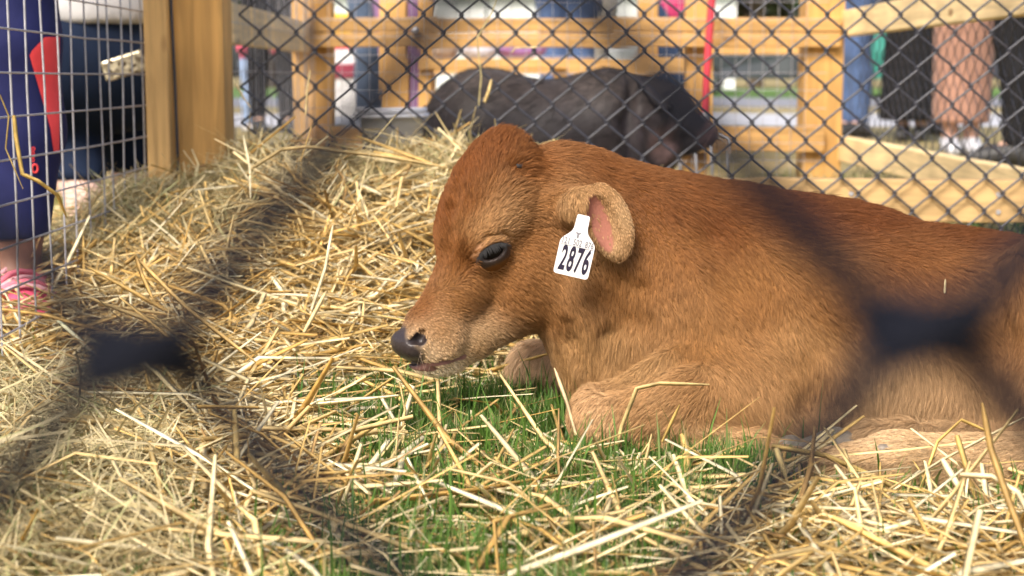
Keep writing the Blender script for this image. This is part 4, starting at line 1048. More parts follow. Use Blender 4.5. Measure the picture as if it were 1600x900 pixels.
# ------------------------------------------------------------------ cars on the road and things round the pens
RUB = simple('tyre_rubber', (.02, .02, .02), .8, .1, 30); RIM = simple('alloy_rim', (.45, .45, .47), .35, .05, 30, metal=.8); GLASS = simple('dark_car_glass', (.03, .035, .04), .08, .05, 10, spec=.6)
def car(label, x, y, rz, col, name, group=None, van=False, plate=True):
    root = thing(name, label, 'van' if van else 'car', (x, y, 0.012), group, rz)
    pt = simple(label[:20].replace(' ', '_')+'_paint', col, .28, .03, 3, spec=.6)
    def ob(nm, me, mat, par=root):
        o = bpy.data.objects.new(nm, me); me.materials.append(mat); link(o, par); return o
    Ln, Wd = (4.6, 1.86) if van else (4.35, 1.78)
    prof = [(-2.17, .32), (-2.2, .62), (-2.05, .92), (-1.2, .98), (-.55, 1.42), (1.1, 1.46), (1.85, 1.02), (2.13, .95), (2.18, .5), (2.12, .30)] if not van else [(-2.25, .32), (-2.3, .75), (-2.1, 1.05), (-1.5, 1.12), (-1.0, 1.75), (2.1, 1.85), (2.28, 1.6), (2.3, .6), (2.25, .32)]
    ys = [-.5, -.47, -.40, .40, .47, .5]; V = []; n = len(prof)
    for yy in ys:
        sc_ = {.5: .93, .47: .98, .40: 1.0}[abs(yy)]
        for (a, b) in prof: V.append((a*sc_, yy*Wd*(1 if b < 1.0 else .86), .32+(b-.32)*sc_))
    F = [[i*n+k, i*n+(k+1) % n, (i+1)*n+(k+1) % n, (i+1)*n+k] for i in range(5) for k in range(n)]
    V = np.array(V); me = bpy.data.meshes.new('body'); me.from_pydata(V.tolist(), [], F+[list(range(n))[::-1], [5*n+k for k in range(n)]])
    body = ob('body', me, pt)
    gl = [(-1.1, 1.02), (-.55, 1.36), (1.05, 1.39), (1.65, 1.04)] if not van else [(-1.45, 1.16), (-1.0, 1.66), (.2, 1.7), (.2, 1.16)]
    for sg in (-1, 1):
        me = bpy.data.meshes.new('window'); yy = sg*(Wd*.5*.87+.012)
        me.from_pydata([(a, yy+(.03*sg if b < 1.2 else 0), b) for a, b in gl], [], [[0, 1, 2, 3] if sg > 0 else [3, 2, 1, 0]]); ob('window', me, GLASS, body)
    wa, wb = ((-1.17, .99), (-.57, 1.40)) if not van else ((-1.48, 1.14), (-1.02, 1.73))
    for (p, q, off) in ((wa, wb, -.012), ((1.82, 1.06), (1.14, 1.45), .012) if not van else ((2.285, 1.2), (2.2, 1.7), .012)):
        me = bpy.data.meshes.new('windscreen'); me.from_pydata([(p[0]+off, -.68, p[1]), (p[0]+off, .68, p[1]), (q[0]+off, .62, q[1]), (q[0]+off, -.62, q[1])], [], [[0, 1, 2, 3]]); ob('windscreen', me, GLASS, body)
    for sx_ in (-1.32, 1.32):
        for sg in (-1, 1):
            an = np.linspace(0, 2*math.pi, 25)
            wp = [(sx_+.25*math.cos(a), sg*(Wd/2-.09), .31+.25*math.sin(a)) for a in an]+[(sx_+.25, sg*(Wd/2-.09), .31)]
            v, q = tube(wp, .085, 8); wo = ob('wheel', np_mesh('wheel', v, q), RUB)
            ring_ = [(sx_+.20*math.cos(a), sg*(Wd/2-.03), .31+.20*math.sin(a)) for a in an[:-1]]
            me = bpy.data.meshes.new('rim'); me.from_pydata(ring_+[(sx_, sg*(Wd/2-.015), .31)], [], [[k, (k+1) % 24, 24] for k in range(24)]); ob('rim', me, RIM, wo)
    LMP = simple('lamp_glass', (.6, .6, .62), .15, .05, 10, spec=.6); RED = simple('tail_lamp', (.45, .02, .02), .2, .05, 10)
    for sg in (-1, 1):
        for ex, mt, nm in ((-2.13, LMP, 'headlight'), (2.13, RED, 'tail_light')):
            me = box_me(nm, .10, .36, .15, .02); me.transform(Matrix.Translation((ex, sg*.62, .76))); ob(nm, me, mt)
    for ex in (-2.16, 2.16):
        me = box_me('bumper', .14, Wd*.94, .2, .04); me.transform(Matrix.Translation((ex, 0, .43))); ob('bumper', me, simple('bumper_trim', (.05, .05, .055), .6, .05, 20))
    if plate:
        me = box_me('number_plate', .02, .5, .12, .003); me.transform(Matrix.Translation((-2.245, 0, .52))); ob('number_plate', me, simple('plate_white', (.7, .7, .7), .5, .03, 30))
    return root
car('dark grey car parked across the road behind the pig pen', px_x(1188, 31), 31, math.radians(8), (.045, .05, .058), 'parked_car', 'cars along the road')
car('green and white parked van right of the wooden corner post', px_x(1368, 27.8), 27.8, math.radians(90), (.03, .20, .15), 'parked_van', None, True)
car('white car parked far left of the wooden corner post', px_x(1010, 36), 36, math.radians(4), (.65, .66, .68), 'parked_car', 'cars along the road')
car('dark car parked at the far right of the road', px_x(1540, 30), 30, math.radians(6), (.03, .03, .035), 'parked_car', 'cars along the road')

# red-handled fork leaning on the pig pen
fk = thing('garden_fork', 'fork with a bright red handle leaning on the pig pen', 'fork', W(1097, 175, 4.42))
a = W(1100, 178, 4.40); b_2 = W(1116, -60, 4.45)
t = np.linspace(0, 1, 6)[:, None]; v, q = tube(a*(1-t)+b_2*t, .011, 10); mesh_obj('handle', np_mesh('handle', v, q), simple('red_painted_handle', (.48, .03, .05), .5, .1, 30), fk)
stl = simple('dull_steel', (.28, .28, .30), .45, .15, 40, metal=.8)
v, q = tube([a, a+(a-b_2)*.10], [.015, .019], 10); mesh_obj('socket', np_mesh('socket', v, q), stl, fk)
for k in range(4):
    c = a+(a-b_2)*.10; e = c+np.array([(k-1.5)*.045, -.02, -.03]); tip = e+np.array([0, -.03, -.14]); v, q = tube([c, e, (e+tip)/2+[0, -.02, 0], tip], [.006, .006, .005, .002], 6); mesh_obj('tine', np_mesh('tine', v, q), stl, fk)

# white feed tub behind the hay
tb = thing('feed_tub', 'white plastic tub standing on the straw left of the pig', 'tub', W(612, 200, 3.25))
c = W(612, 196, 3.25); white = simple('white_tub_plastic', (.72, .73, .78), .4, .06, 20)
def lathe(prof, c, seg=32, sx=1.0, sy=1.0):
    an = np.arange(seg)*2*math.pi/seg; V = np.array([(c[0]+r*math.cos(a)*sx, c[1]+r*math.sin(a)*sy, z) for r, z in prof for a in an]); F = []
    for i in range(len(prof)-1):
        for k in range(seg): F.append((i*seg+k, i*seg+(k+1) % seg, (i+1)*seg+(k+1) % seg, (i+1)*seg+k))
    return V, np.array(F)
zt = W(612, 168, 3.25)[2]
v, q = lathe([(.001, .09), (.052, .09), (.066, zt-.012), (.073, zt-.010), (.073, zt), (.064, zt), (.05, .10), (.001, .10)], c); mesh_obj('shell', np_mesh('shell', v, q), white, tb)
v, q = lathe([(.074, zt-.02), (.078, zt-.02), (.078, zt-.012), (.074, zt-.012)], c); mesh_obj('rim', np_mesh('rim', v, q), white, tb)

# bundles and bags lying on a bench beyond the pig
TZ = W(800, 92, 6.15)[2]
bn = thing('bench', 'plain wooden bench holding the bags beyond the pig', 'bench', (px_x(770, 6.15), 6.15, 0))
board('bench_top', (px_x(655, 6.15), 6.15, TZ-.02), (px_x(885, 6.15), 6.15, TZ-.02), .036, .3, M['wood_x'], bn)
for px in (665, 875): board('leg', (px_x(px, 6.15), 6.15, 0), (px_x(px, 6.15), 6.15, TZ-.04), .05, .22, M['wood_z'], bn, up=(1, 0, 0))
def bag(label, px, w, h, d, mat, seed):
    x = px_x(px, 6.15); r = np.random.default_rng(seed)
    g = Sculpt(np.arange(x-w*.7, x+w*.7, .008), np.arange(6.15-d, 6.15+d, .01), np.arange(TZ-.01, TZ+h+.05, .008))
    for k in range(6): g.ell((x+r.uniform(-.3, .3)*w, 6.15+r.uniform(-.2, .2)*d, TZ+h*r.uniform(.35, .55)), (w*r.uniform(.2, .32), d*.4, h*r.uniform(.35, .5)), .02)
    g.F = np.maximum(g.F, TZ+.002-g.z[None, None, :])
    v, q = g.mesh(2); o = mesh_obj('bag', np_mesh('bag', v, q), mat); o.location = (0, 0, 0); return tag(o, label, 'bag')
bag('beige and brown bag at the left end of the far bench', 690, .13, .085, .12, cloth('beige_bag', (.42, .32, .24)), 1)
bag('silvery grey bundle in the middle of the far bench', 745, .2, .085, .14, cloth('silver_grey_bundle', (.5, .5, .56)), 2)
bag('purple bag at the right end of the far bench', 815, .18, .085, .14, cloth('purple_bag', (.33, .18, .42)), 3)
# display banner
bd = thing('display_banner', 'white display banner with red and yellow head between far posts', 'banner', (px_x(537, 9.6), 9.6, 0))
zt = W(537, 52, 9.6)[2]
def panel(name, px0, px1, z0, z1, D, mat, par, t=.02):
    return board(name, (px_x(px0, D), D, (z0+z1)/2), (px_x(px1, D), D, (z0+z1)/2), z1-z0, t, mat, par)
panel('sheet', 518, 560, .12, zt-.1, 9.6, WHITEC, bd); panel('red_band', 518, 560, zt-.1, zt, 9.6, simple('red_print', (.7, .05, .09), .6, .05, 10), bd); panel('yellow_band', 518, 560, zt, zt+.12, 9.6, simple('yellow_print', (.8, .5, .05), .6, .05, 10), bd)
panel('maroon_band', 518, 560, W(0, 122, 9.5)[2], W(0, 100, 9.5)[2], 9.585, simple('maroon_print', (.25, .03, .06), .6, .05, 10), bd, .024)
for px in (518, 560): board('foot', (px_x(px, 9.6), 9.4, .02), (px_x(px, 9.6), 9.8, .02), .03, .03, stl, bd)
# small galvanised cap on the pig pen's rail
bc = W(651, 49, 4.5); o = ball('rail_bolt', bc, .011, M['galv_light'], bf)

# far row: trees and a pale show marquee
LEAF = attr_mat('tree_leaf', 'tint', .6, .3, (.2, 3), transl=.3); BARK = simple('bark', (.10, .075, .05), .9, .3, 8, bump=.5)
def tree(label, x, y, h, r, tint, seed):
    rr = np.random.default_rng(seed); root = thing('tree', label, 'tree', (x, y, 0), 'trees beyond the road')
    parts = [tube([(x, y, -.2), (x+.1, y, h*.3), (x-.1, y+.1, h*.7)], [.28, .22, .08], 8)]
    cs_ = []
    for k in range(9):
        a = rr.uniform(0, 6.28); z0 = h*rr.uniform(.22, .6); e = np.array([x+math.cos(a)*r*rr.uniform(.4, .8), y+math.sin(a)*r*rr.uniform(.4, .8), z0+h*rr.uniform(.1, .3)]); cs_.append(e)
        parts.append(tube([(x, y, z0), (x*.5+e[0]*.5, y*.5+e[1]*.5, z0*.4+e[2]*.6), e], [.1, .07, .03], 6))
    v, q = join(parts); mesh_obj('trunk', np_mesh('trunk', v, q), BARK, root)
    n = 5200; cl = np.array(cs_)[rr.integers(0, len(cs_), n)]; d = rr.normal(size=(n, 3)); d /= np.linalg.norm(d, axis=1)[:, None]
    p = cl+d*(r*.55*rr.random((n, 1))**.4)*np.array([1, 1, .75]); p[:, 2] = np.maximum(p[:, 2], .4)
    a = rr.normal(size=(n, 3)); a /= np.linalg.norm(a, axis=1)[:, None]; b = np.cross(a, rr.normal(size=(n, 3))); b /= np.linalg.norm(b, axis=1)[:, None]
    s = rr.uniform(.09, .2, (n, 1)); V = np.stack([p-a*s, p-b*s*.6, p+a*s, p+b*s*.6], 1).reshape(-1, 3); me = np_mesh('crown', V, np.arange(4*n).reshape(-1, 4), False)
    point_attr(me, 'tint', np.repeat(np.array(tint)*rr.uniform(.6, 1.4, (n, 1)), 4, 0)); mesh_obj('crown', me, LEAF, root)
for k, (px, D, h, r, t) in enumerate(((1180, 52, 7, 2.6, (.10, .12, .06)), (1350, 50, 6.5, 2.4, (.05, .12, .03)), (1480, 55, 8, 3, (.06, .11, .035)), (1600, 52, 7, 2.8, (.05, .10, .03)), (980, 54, 7, 2.6, (.08, .11, .05)), (800, 56, 7.5, 2.8, (.05, .1, .03)), (420, 52, 7, 2.8, (.06, .11, .03)), (250, 50, 7, 2.7, (.05, .1, .03)))):
    tree(['grey green tree directly behind the dark grey car', 'bright green tree behind the green van', 'tall tree behind the brown dress', 'tree at the far right beyond the road', 'olive tree left of the dark grey car', 'dense tree straight beyond the pig', 'tree beyond the child in pink', 'tree at the far left beyond the road'][k], px_x(px, D), D, h, r, t, 40+k)
mq = thing('marquee', 'white show marquee far beyond the road', 'tent', (px_x(680, 44), 44, 0))
mw = simple('white_canvas', (.78, .78, .80), .7, .05, 4); x0, x1 = px_x(500, 44), px_x(1150, 44)
for i in range(5):
    a, b = lerp(x0, x1, i/5), lerp(x0, x1, (i+1)/5)
    board('wall_panel', (a+.03, 44, 1.3), (b-.03, 44, 1.3), 2.55, .05, mw, mq)
me = bpy.data.meshes.new('roof'); me.from_pydata([(x0-.2, 43.7, 2.58), (x1+.2, 43.7, 2.58), (x1+.2, 46, 4.2), (x0-.2, 46, 4.2), (x0-.2, 48.3, 2.58), (x1+.2, 48.3, 2.58)], [], [[0, 1, 2, 3], [3, 2, 5, 4]]); mesh_obj('roof', me, mw, mq)

# ------------------------------------------------------------------ grass, hay and straw
def zone_thick(x, y):
    px, py = px_of(x, y, 0); lump = np.clip(.75+.9*wobble(np.stack([x, y, 0*x], -1), 24, 61), .2, 2.0)
    return lump*(1-.65*sstep(850, 1000, px)*sstep(2.2, 1.9, y)-.3*grass_zone(x, y)*sstep(1000, 850, px))
def in_calf(P, pad=.002):
    return cs.sample(P) < pad
def ribbons(n, xy, length, width, kind, rs, thick, tilt, curl, sides=4, segs=5, off=None, colours=None, kink=.5):
    """many bent stalks lying on the ground; returns V, F, per-vertex colour"""
    x, y = xy; L = length; az = rs.uniform(0, 2*np.pi, n)
    z0 = terrain(x, y)
    e = .02; gxx = (terrain(x+e, y)-z0)/e; gyy = (terrain(x, y+e)-z0)/e
    dx, dy = np.cos(az), np.sin(az)
    sl = np.clip(gxx*dx+gyy*dy, -.9, .9)+rs.normal(0, tilt, n)
    t = np.linspace(-.5, .5, segs)
    kp = rs.uniform(-.35, .35, n); ka = np.where(rs.random(n) < kink, rs.normal(0, .9, n), 0); kz = np.where(rs.random(n) < kink, rs.normal(0, .35, n), 0)
    cb = rs.normal(0, curl, n)
    P = np.zeros((n, segs, 3)); ax = az.copy(); cur = np.zeros((n, 3))
    step = (L/(segs-1))[:, None]
    P[:, 0] = 0
    for k in range(1, segs):
        tm = (t[k]+t[k-1])/2
        a = az+cb*(tm*2)+np.where(tm > kp, ka, 0); s = sl+np.where(tm > kp, kz, 0)-curl*.3*tm
        d = np.stack([np.cos(a), np.sin(a), s], 1); d /= np.linalg.norm(d, axis=1)[:, None]
        P[:, k] = P[:, k-1]+d*step
    P -= P.mean(1, keepdims=True)
    P[:, :, 0] += x[:, None]; P[:, :, 1] += y[:, None]
    P[:, :, 2] += (z0+rs.random(n)*thick*zone_thick(x, y))[:, None]
    lo = terrain(P[:, :, 0], P[:, :, 1])+.002; P[:, :, 2] = np.maximum(P[:, :, 2], lo)
    ok = ~in_calf(P.reshape(-1, 3), .004).reshape(n, segs).any(1)
    P = P[ok]; width = width[ok]; m = len(P)
    T = np.gradient(P, axis=1); T /= np.linalg.norm(T, axis=2)[..., None]+1e-9
    ro = rs.normal(0, .55, (m, 1)); up = np.array([0, 0, 1.0])
    A = np.cross(T, up); A /= np.linalg.norm(A, axis=2)[..., None]+1e-9; B = np.cross(A, T)
    A, B = A*np.cos(ro)[..., None]+B*np.sin(ro)[..., None], B*np.cos(ro)[..., None]-A*np.sin(ro)[..., None]
    tw = np.ones(segs); tw[-1] = .55; tw[0] = .75
    w = (width[:, None]*tw[None])[..., None]/2
    if sides == 4: ring = [A*w, B*w*.20, -A*w, -B*w*.20]
    elif sides == 3: ring = [A*w, B*w*.7, -A*w]
    else: ring = [A*w, -A*w]
    V = np.stack([P+r for r in ring], 2)                      # m,segs,sides,3
    S = len(ring); base = (np.arange(m)*segs*S)[:, None, None]; i = (np.arange(segs-1)*S)[None, :, None]
    jj = np.arange(S if S > 2 else 1)[None, None]; j2 = (jj+1) % S
    F = np.stack([base+i+jj, base+i+j2, base+i+S+j2, base+i+S+jj], -1).reshape(-1, 4)
    c = colours[ok]; c = c[:, None, None, :]*(1+.10*rs.normal(size=(m, segs, 1, 1)))
    C = np.broadcast_to(c, (m, segs, S, 3)).reshape(-1, 3)
    return V.reshape(-1, 3), F, C.clip(0, 1)
def palette(rs, n, cols, wts, var=.14):
    cols = np.array(cols); k = rs.choice(len(cols), n, p=np.array(wts)/sum(wts))
    return cols[k]*(1+var*rs.normal(size=(n, 1))).clip(.5, 1.5)
STRAW = [(.68, .50, .22), (.76, .62, .34), (.60, .40, .135), (.50, .31, .09), (.80, .70, .45), (.36, .22, .08)]
SW = [3, 2.4, 2.6, 1.2, 1.6, .8]
HAYC = [(.52, .43, .23), (.43, .36, .18), (.62, .52, .30), (.34, .26, .12), (.38, .37, .17)]
HW_ = [3, 2, 2, 1.2, 1]
straw_mat = attr_mat('straw', 'tint', .5, .3, (.32, 70), transl=.12); hay_mat = attr_mat('hay', 'tint', .6, .25, (.15, 60), transl=.15); grass_mat = attr_mat('grass_blade', 'tint', .5, .35, (.12, 40), transl=.28)
rs = np.random.default_rng(21)
def region(rs, n, x0, x1, y0, y1, dens):
    out = []; got = 0
    while got < n:
        x = rs.uniform(x0, x1, n); y = rs.uniform(y0, y1, n); k = rs.random(n) < dens(x, y); out.append(np.stack([x[k], y[k]])); got += k.sum()
    r = np.concatenate(out, 1)[:, :n]; return r[0], r[1]
def px_of(x, y, z=0.0):
    zc = z-CAM_H; f = y*CP-zc*SP; u = y*SP+zc*CP
    return 800+FPX*x/f, 450-FPX*u/f
def frame_w(x, y):
    """only the part of the ground near the picture is strewn densely"""
    px, py = px_of(x, y, terrain(x, y)); return ((px > -140) & (px < 1740) & (py < 1010)).astype(float)
def hay_zone(x, y):
    px, py = px_of(x, y, terrain(x, y))
    back = sstep(2.12, 2.40, y+.10*np.sin(x*9))*(1-sstep(.18, .45, x))
    front = sstep(40, -70, (px-300)+.25*(700-py))*sstep(560, 660, py)
    return np.clip(back+front, 0, 1)
def grass_zone(x, y):
    px, py = px_of(x, y, 0)
    g = sstep(470, 560, px+60*np.sin(py*.021))*sstep(590, 640, py)*sstep(1330, 1200, px+1.1*(py-700))
    g2 = sstep(240, 330, px)*sstep(810, 870, py)*.2*sstep(900, 780, px)
    return np.clip(np.maximum(g, g2), 0, 1)
def straw_dens(x, y):
    px, py = px_of(x, y, terrain(x, y)); g = grass_zone(x, y)
    d = (1-.93*g)*(1-.93*hay_zone(x, y))
    d = d*np.where((px > 760) & (py < 560), .25, 1)
    band = np.exp(-((py-800-.05*(px-700))/60)**2)*sstep(380, 600, px)
    hoofs = np.maximum(sstep(1180, 1260, px)*sstep(870, 810, py), sstep(860, 920, px)*sstep(790, 750, py))                       # feet of the calf stay clear
    knee = sstep(870, 890, px)*sstep(1230, 1200, px)*sstep(765, 735, py)
    hoofs = np.maximum(hoofs, knee*1.1)
    return np.clip(d*(1-.9*hoofs)+.22*g*sstep(830, 880, py)+.42*band*g*(1-knee)+.05*g*(1-knee), 0, 1)*frame_w(x, y)
def stuff(name, lst, mat, label):
    v = np.concatenate([a[0] for a in lst]); o = 0; fs = []
    for a in lst: fs.append(a[1]+o); o += len(a[0])
    me = np_mesh(name, v, np.concatenate(fs)); point_attr(me, 'tint', np.concatenate([a[2] for a in lst]))
    ob = mesh_obj(name, me, mat); tag(ob, label, None, None, 'stuff'); return ob
# straw bed
lst = []
for n, th, ti, (l0, l1), (w0, w1) in ((19000, .028, .12, (.07, .24), (.0018, .0048)), (7500, .036, .15, (.12, .38), (.0034, .0072)), (700, .045, .5, (.08, .22), (.0025, .0055))):
    x, y = region(rs, n, -1.0, .95, .98, 2.75, straw_dens)
    lst.append(ribbons(n, (x, y), rs.uniform(l0, l1, n), rs.uniform(w0, w1, n), 0, rs, th, ti, .35, 4, 5, colours=palette(rs, n, STRAW, SW)))
n = 9000; x, y = region(rs, n, -1.0, .95, .98, 2.75, straw_dens)            # short broken bits filling the gaps
lst.append(ribbons(n, (x, y), rs.uniform(.02, .06, n), rs.uniform(.001, .004, n), 0, rs, .03, .25, .5, 2, 3, colours=palette(rs, n, STRAW, SW)))
n = 3500; x, y = region(rs, n, -2.2, 1.6, 2.6, 5.2, lambda x, y: np.full(len(x), 1.0))
lst.append(ribbons(n, (x, y), rs.uniform(.08, .25, n), rs.uniform(.003, .006, n), 0, rs, .03, .2, .3, 3, 4, colours=palette(rs, n, STRAW, SW)))
n = 3000; x, y = region(rs, n, -1.6, -.6, 1.6, 4.0, lambda x, y: np.full(len(x), 1.0))
lst.append(ribbons(n, (x, y), rs.uniform(.06, .2, n), rs.uniform(.0025, .005, n), 0, rs, .03, .2, .3, 3, 4, colours=palette(rs, n, STRAW, SW)))
stuff('straw_bedding', lst, straw_mat, 'loose golden straw bedding spread over the pen')
# hay
lst = []
hd = lambda x, y: hay_zone(x, y)*frame_w(x, y)
for n, th, ti, (l0, l1), (w0, w1), cu_ in ((34000, .032, .25, (.05, .16), (.0008, .0022), .6), (14000, .04, .5, (.06, .18), (.0006, .0018), .9), (2500, .05, .35, (.10, .25), (.0015, .0032), .4)):
    x, y = region(rs, n, -1.0, .6, .98, 2.85, hd)
    lst.append(ribbons(n, (x, y), rs.uniform(l0, l1, n), rs.uniform(w0, w1, n), 0, rs, th, ti, cu_, 2, 5, colours=palette(rs, n, HAYC, HW_), kink=.6))
n = 6000; x, y = region(rs, n, .2, 1.1, 2.95, 4.5, lambda x, y: np.full(len(x), 1.0))
lst.append(ribbons(n, (x, y), rs.uniform(.06, .2, n), rs.uniform(.002, .004, n), 0, rs, .05, .3, .5, 2, 4, colours=palette(rs, n, HAYC, HW_)*.7))
stuff('hay_heap', lst, hay_mat, 'fine pale greenish hay heaped against the back fence')
# grass
def blades(n, xy, h, w, rs, lean=.35):
    x, y = xy; z = terrain(x, y); a = rs.uniform(0, 6.28, n); b = a+rs.normal(1.57, .4, n)
    K = 4; t = np.linspace(0, 1, K)[None]; ln = np.abs(rs.normal(.25, lean, n))[:, None]
    P = np.stack([x[:, None]+np.cos(a)[:, None]*h[:, None]*ln*t**1.7, y[:, None]+np.sin(a)[:, None]*h[:, None]*ln*t**1.7, z[:, None]+h[:, None]*t*(1-.25*ln*t)], -1)
    ok = ~in_calf(P.reshape(-1, 3), .001).reshape(n, K).any(1); P = P[ok]; b = b[ok]; m = len(P)
    W_ = (w[ok][:, None]*np.array([1, .85, .55, .08])[None])[..., None]/2*np.stack([np.cos(b), np.sin(b), 0*b], -1)[:, None]
    V = np.stack([P-W_, P+W_], 2); base = (np.arange(m)*K*2)[:, None]; i = (np.arange(K-1)*2)[None]
    F = np.stack([base+i, base+i+1, base+i+3, base+i+2], -1).reshape(-1, 4)
    c = palette(rs, m, [(.085, .175, .025), (.12, .225, .04), (.055, .125, .02), (.17, .23, .07), (.36, .30, .14)], [3, 2.4, 1.6, 1.2, .7])
    return V.reshape(-1, 3), F, np.broadcast_to(c[:, None, None], (m, K, 2, 3)).reshape(-1, 3)
n = 46000; x, y = region(rs, n, -.8, .6, .98, 1.95, lambda x, y: (.06+.94*grass_zone(x, y))*frame_w(x, y))
g1 = blades(n, (x, y), rs.uniform(.012, .045, n)*(1+.3*np.sin(x*40)*np.sin(y*33)), rs.uniform(.0014, .0036, n), rs, .55)
n = 500; x, y = region(rs, n, -.45, .35, .98, 1.7, grass_zone); g2 = blades(n, (x, y), rs.uniform(.05, .085, n), rs.uniform(.002, .0035, n), rs, .2)
n = 9000; x, y = region(rs, n, .4, 1.7, 2.6, 5.0, lambda x, y: np.where(x > .75, 1.0, .25)); g3 = blades(n, (x, y), rs.uniform(.03, .08, n), rs.uniform(.003, .006, n), rs)
n = 7000; x, y = region(rs, n, -2.0, -.6, 1.6, 4.6, lambda x, y: np.full(len(x), 1.0)); g4 = blades(n, (x, y), rs.uniform(.02, .05, n), rs.uniform(.002, .005, n), rs)
g4 = (g4[0], g4[1], (g4[2]*np.array([2.2, 1.5, 1.6])).clip(0, 1))
stuff('grass', [g1, g2, g3, g4], grass_mat, 'short green grass growing through the straw')

# single stalks that stand out
def stalk(label, pts, w, col, name='straw_stalk', flat=.22):
    w = w*.66
    P = np.array([W(*p) for p in pts]); n = len(P); tt = np.linspace(0, n-1, (n-1)*4+1); i = np.minimum(tt.astype(int), n-2); f = (tt-i)[:, None]; f = f*f*(3-2*f)*.35+f*.65
    C = P[i]*(1-f)+P[i+1]*f
    T = np.gradient(C, axis=0); T /= np.linalg.norm(T, axis=1)[:, None]; A = np.cross(T, (0, 1, .3)); A /= np.linalg.norm(A, axis=1)[:, None]; B = np.cross(A, T)
    ww = (w/2)*np.interp(np.linspace(0, 1, len(C)), [0, .1, .85, 1], [.8, 1, .95, .35])[:, None]
    V = np.stack([C+A*ww, C+B*ww*flat, C-A*ww, C-B*ww*flat], 1).reshape(-1, 3); m = len(C)
    k = (np.arange(m-1)*4)[:, None]; j = np.arange(4)[None]; F = np.stack([k+j, k+(j+1) % 4, k+4+(j+1) % 4, k+4+j], -1).reshape(-1, 4)
    me = np_mesh(name, V, F); r = np.random.default_rng(len(label)); point_attr(me, 'tint', (np.array(col)*(1+.1*r.normal(size=(m, 1)))).clip(0, 1).repeat(4, 0))
    o = mesh_obj(name, me, straw_mat); return tag(o, label, 'straw', 'single straws that stand out')
GO, PA, BR = (.60, .40, .12), (.72, .60, .36), (.40, .25, .08)
stalk('bent pale straw leaning over the near knee of the calf', [(960, 712, 1.44), (972, 665, 1.435), (995, 607, 1.42), (1030, 599, 1.42), (1108, 601, 1.435)], .0065, (.62, .46, .2))
stalk('short straw standing beside the near knee of the calf', [(1035, 690, 1.425), (1062, 632, 1.42)], .005, GO)
stalk('upright straw between the two front knees of the calf', [(900, 680, 1.46), (886, 630, 1.48), (866, 575, 1.50)], .006, (.55, .40, .22))
stalk('long brown straw lying across the top of the hay heap', [(395, 262, 2.28), (440, 234, 2.30), (480, 230, 2.30), (600, 244, 2.28), (700, 262, 2.22)], .009, (.46, .34, .15))
stalk('long brown straw slanting down right of the welded fence', [(212, 402, 1.72), (290, 480, 1.66), (400, 566, 1.60)], .008, (.48, .32, .12))
stalk('broken straw end sticking up beside the long slanting straw', [(196, 412, 1.70), (212, 400, 1.71), (222, 430, 1.70), (240, 470, 1.68)], .008, BR)
stalk('bent dry straw leaf hooked on the welded wire at the left', [(0, 148, 1.80), (14, 182, 1.81), (9, 232, 1.81), (36, 295, 1.80)], .003, (.42, .30, .10))
stalk('broad golden straw leaf hanging from the welded wire', [(22, 180, 1.80), (25, 215, 1.80), (35, 272, 1.80), (60, 283, 1.80), (90, 305, 1.82), (104, 340, 1.85)], .008, (.50, .34, .10), flat=.25)
stalk('dark golden straw rising from the lower right corner', [(1606, 860, 1.10), (1575, 780, 1.12), (1548, 700, 1.14), (1534, 630, 1.15)], .008, BR)
stalk('curved straw meeting the dark one at the right edge', [(1500, 742, 1.15), (1550, 745, 1.14), (1590, 770, 1.12), (1625, 830, 1.10)], .008, PA)
stalk('long straw lying over the hind hooves of the calf', [(1205, 697, 1.35), (1290, 712, 1.345), (1350, 738, 1.34), (1440, 785, 1.30)], .008, (.44, .31, .10))
stalk('upright pale straw in front of the hind hooves', [(1212, 700, 1.345), (1226, 740, 1.32), (1245, 790, 1.27)], .009, (.62, .47, .2))
stalk('thin straw forming a peak over the hind legs', [(1436, 770, 1.32), (1465, 690, 1.34), (1502, 656, 1.36), (1545, 675, 1.36)], .005, GO)
stalk('pale straw crossing low in front of the hind legs', [(1365, 785, 1.29), (1470, 720, 1.33), (1600, 652, 1.36)], .005, PA)
stalk('slanting straw against the hind leg of the calf', [(1495, 680, 1.33), (1510, 730, 1.31), (1525, 780, 1.28)], .008, GO)
stalk('pale straw crossing the brighter stalks right of the hooves', [(1472, 718, 1.30), (1500, 765, 1.28), (1530, 800, 1.26)], .009, PA)
stalk('flat straw standing upright in the lower left hay', [(366, 640, 1.36), (370, 740, 1.30), (374, 890, 1.17)], .011, (.58, .42, .16), flat=.2)
stalk('long straw slanting up across the lower left hay', [(155, 772, 1.28), (250, 730, 1.31), (362, 678, 1.35)], .008, (.60, .44, .17))
stalk('pale straw bending down across the lower left', [(150, 775, 1.27), (205, 803, 1.24), (310, 815, 1.235), (396, 822, 1.23), (436, 870, 1.20)], .008, PA)
stalk('long straw arching over the grass below the muzzle', [(535, 578, 1.70), (545, 625, 1.62), (590, 665, 1.56), (670, 688, 1.52)], .007, PA)
stalk('golden straw curving across the grass patch', [(585, 745, 1.43), (680, 720, 1.46), (752, 678, 1.50)], .007, GO)
stalk('pale straw arching over the grass left of the near knee', [(685, 690, 1.48), (740, 685, 1.485), (805, 684, 1.48), (870, 712, 1.455), (960, 752, 1.42)], .007, (.66, .52, .25))
stalk('thin zigzag straw in the middle of the grass', [(640, 815, 1.33), (755, 750, 1.39), (768, 712, 1.42), (822, 697, 1.43), (832, 730, 1.41)], .004, (.60, .44, .2))
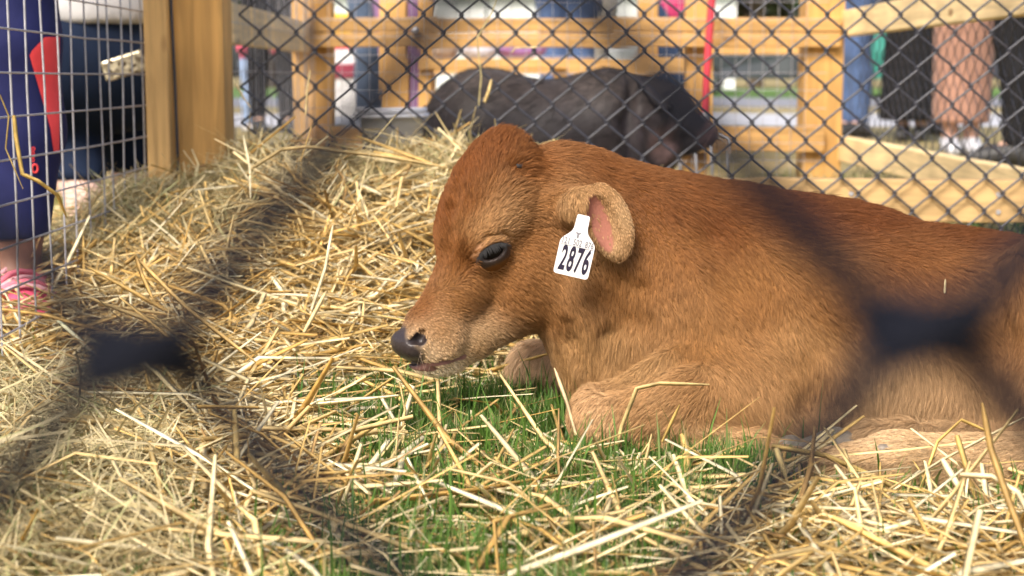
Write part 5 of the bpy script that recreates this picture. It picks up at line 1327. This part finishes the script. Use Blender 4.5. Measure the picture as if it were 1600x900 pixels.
stalk('broad golden straw slanting across the grass', [(725, 715, 1.44), (800, 762, 1.39), (845, 782, 1.37)], .009, GO)
stalk('thick pale straw crossing the front grass to the right', [(700, 782, 1.36), (790, 798, 1.345), (900, 822, 1.32), (960, 840, 1.30)], .011, PA)
stalk('bright straw bent like a hook in the front right', [(790, 880, 1.25), (802, 850, 1.27), (880, 840, 1.27), (1000, 832, 1.27)], .007, (.78, .68, .44))
stalk('pale straw standing out of the front right straw', [(1010, 870, 1.20), (975, 790, 1.27), (968, 772, 1.28)], .010, (.66, .54, .32))
stalk('wide dry leaf blade lying in front of the folded foreleg', [(960, 730, 1.40), (1010, 720, 1.41), (1060, 715, 1.42), (1118, 702, 1.42)], .012, (.58, .44, .24), flat=.2)
stalk('long upright pale straw on the slope left of the calf', [(485, 490, 1.86), (508, 420, 1.92), (520, 352, 1.98)], .006, PA)
stalk('flat straw slanting on the slope near the muzzle', [(475, 520, 1.80), (510, 455, 1.85)], .008, (.70, .55, .28), flat=.2)
fl_ = surf(1477, 445); stalk('tiny pale straw stuck to the flank of the calf', [(1476, 458, fl_[1]-.010), (1477, 436, fl_[1]-.012)], .0035, PA)
stalk('straw wisp caught on the wires above the pig', [(748, 165, 2.74), (752, 120, 2.735), (745, 60, 2.735), (768, 20, 2.735), (778, -8, 2.74)], .004, (.55, .46, .22))
stalk('small dry seed head caught on the wires over the pig', [(757, 160, 2.735), (764, 142, 2.73), (768, 124, 2.735)], .009, (.62, .46, .2))
stalk('pale bent wisp lying across a diamond above the pig', [(800, 82, 2.735), (805, 75, 2.73), (842, 74, 2.73)], .005, (.66, .52, .3))
stalk('straw standing up before the second wooden post', [(478, 180, 2.45), (480, 140, 2.46), (485, 110, 2.47)], .005, (.55, .42, .2))
stalk('pale straw poking up beside the left wooden post', [(368, 130, 2.66), (382, 155, 2.62), (392, 168, 2.58)], .006, PA)
stalk('bright upright straw on the hay right of the left post', [(380, 212, 2.30), (390, 260, 2.27), (392, 310, 2.22)], .006, (.76, .66, .42))
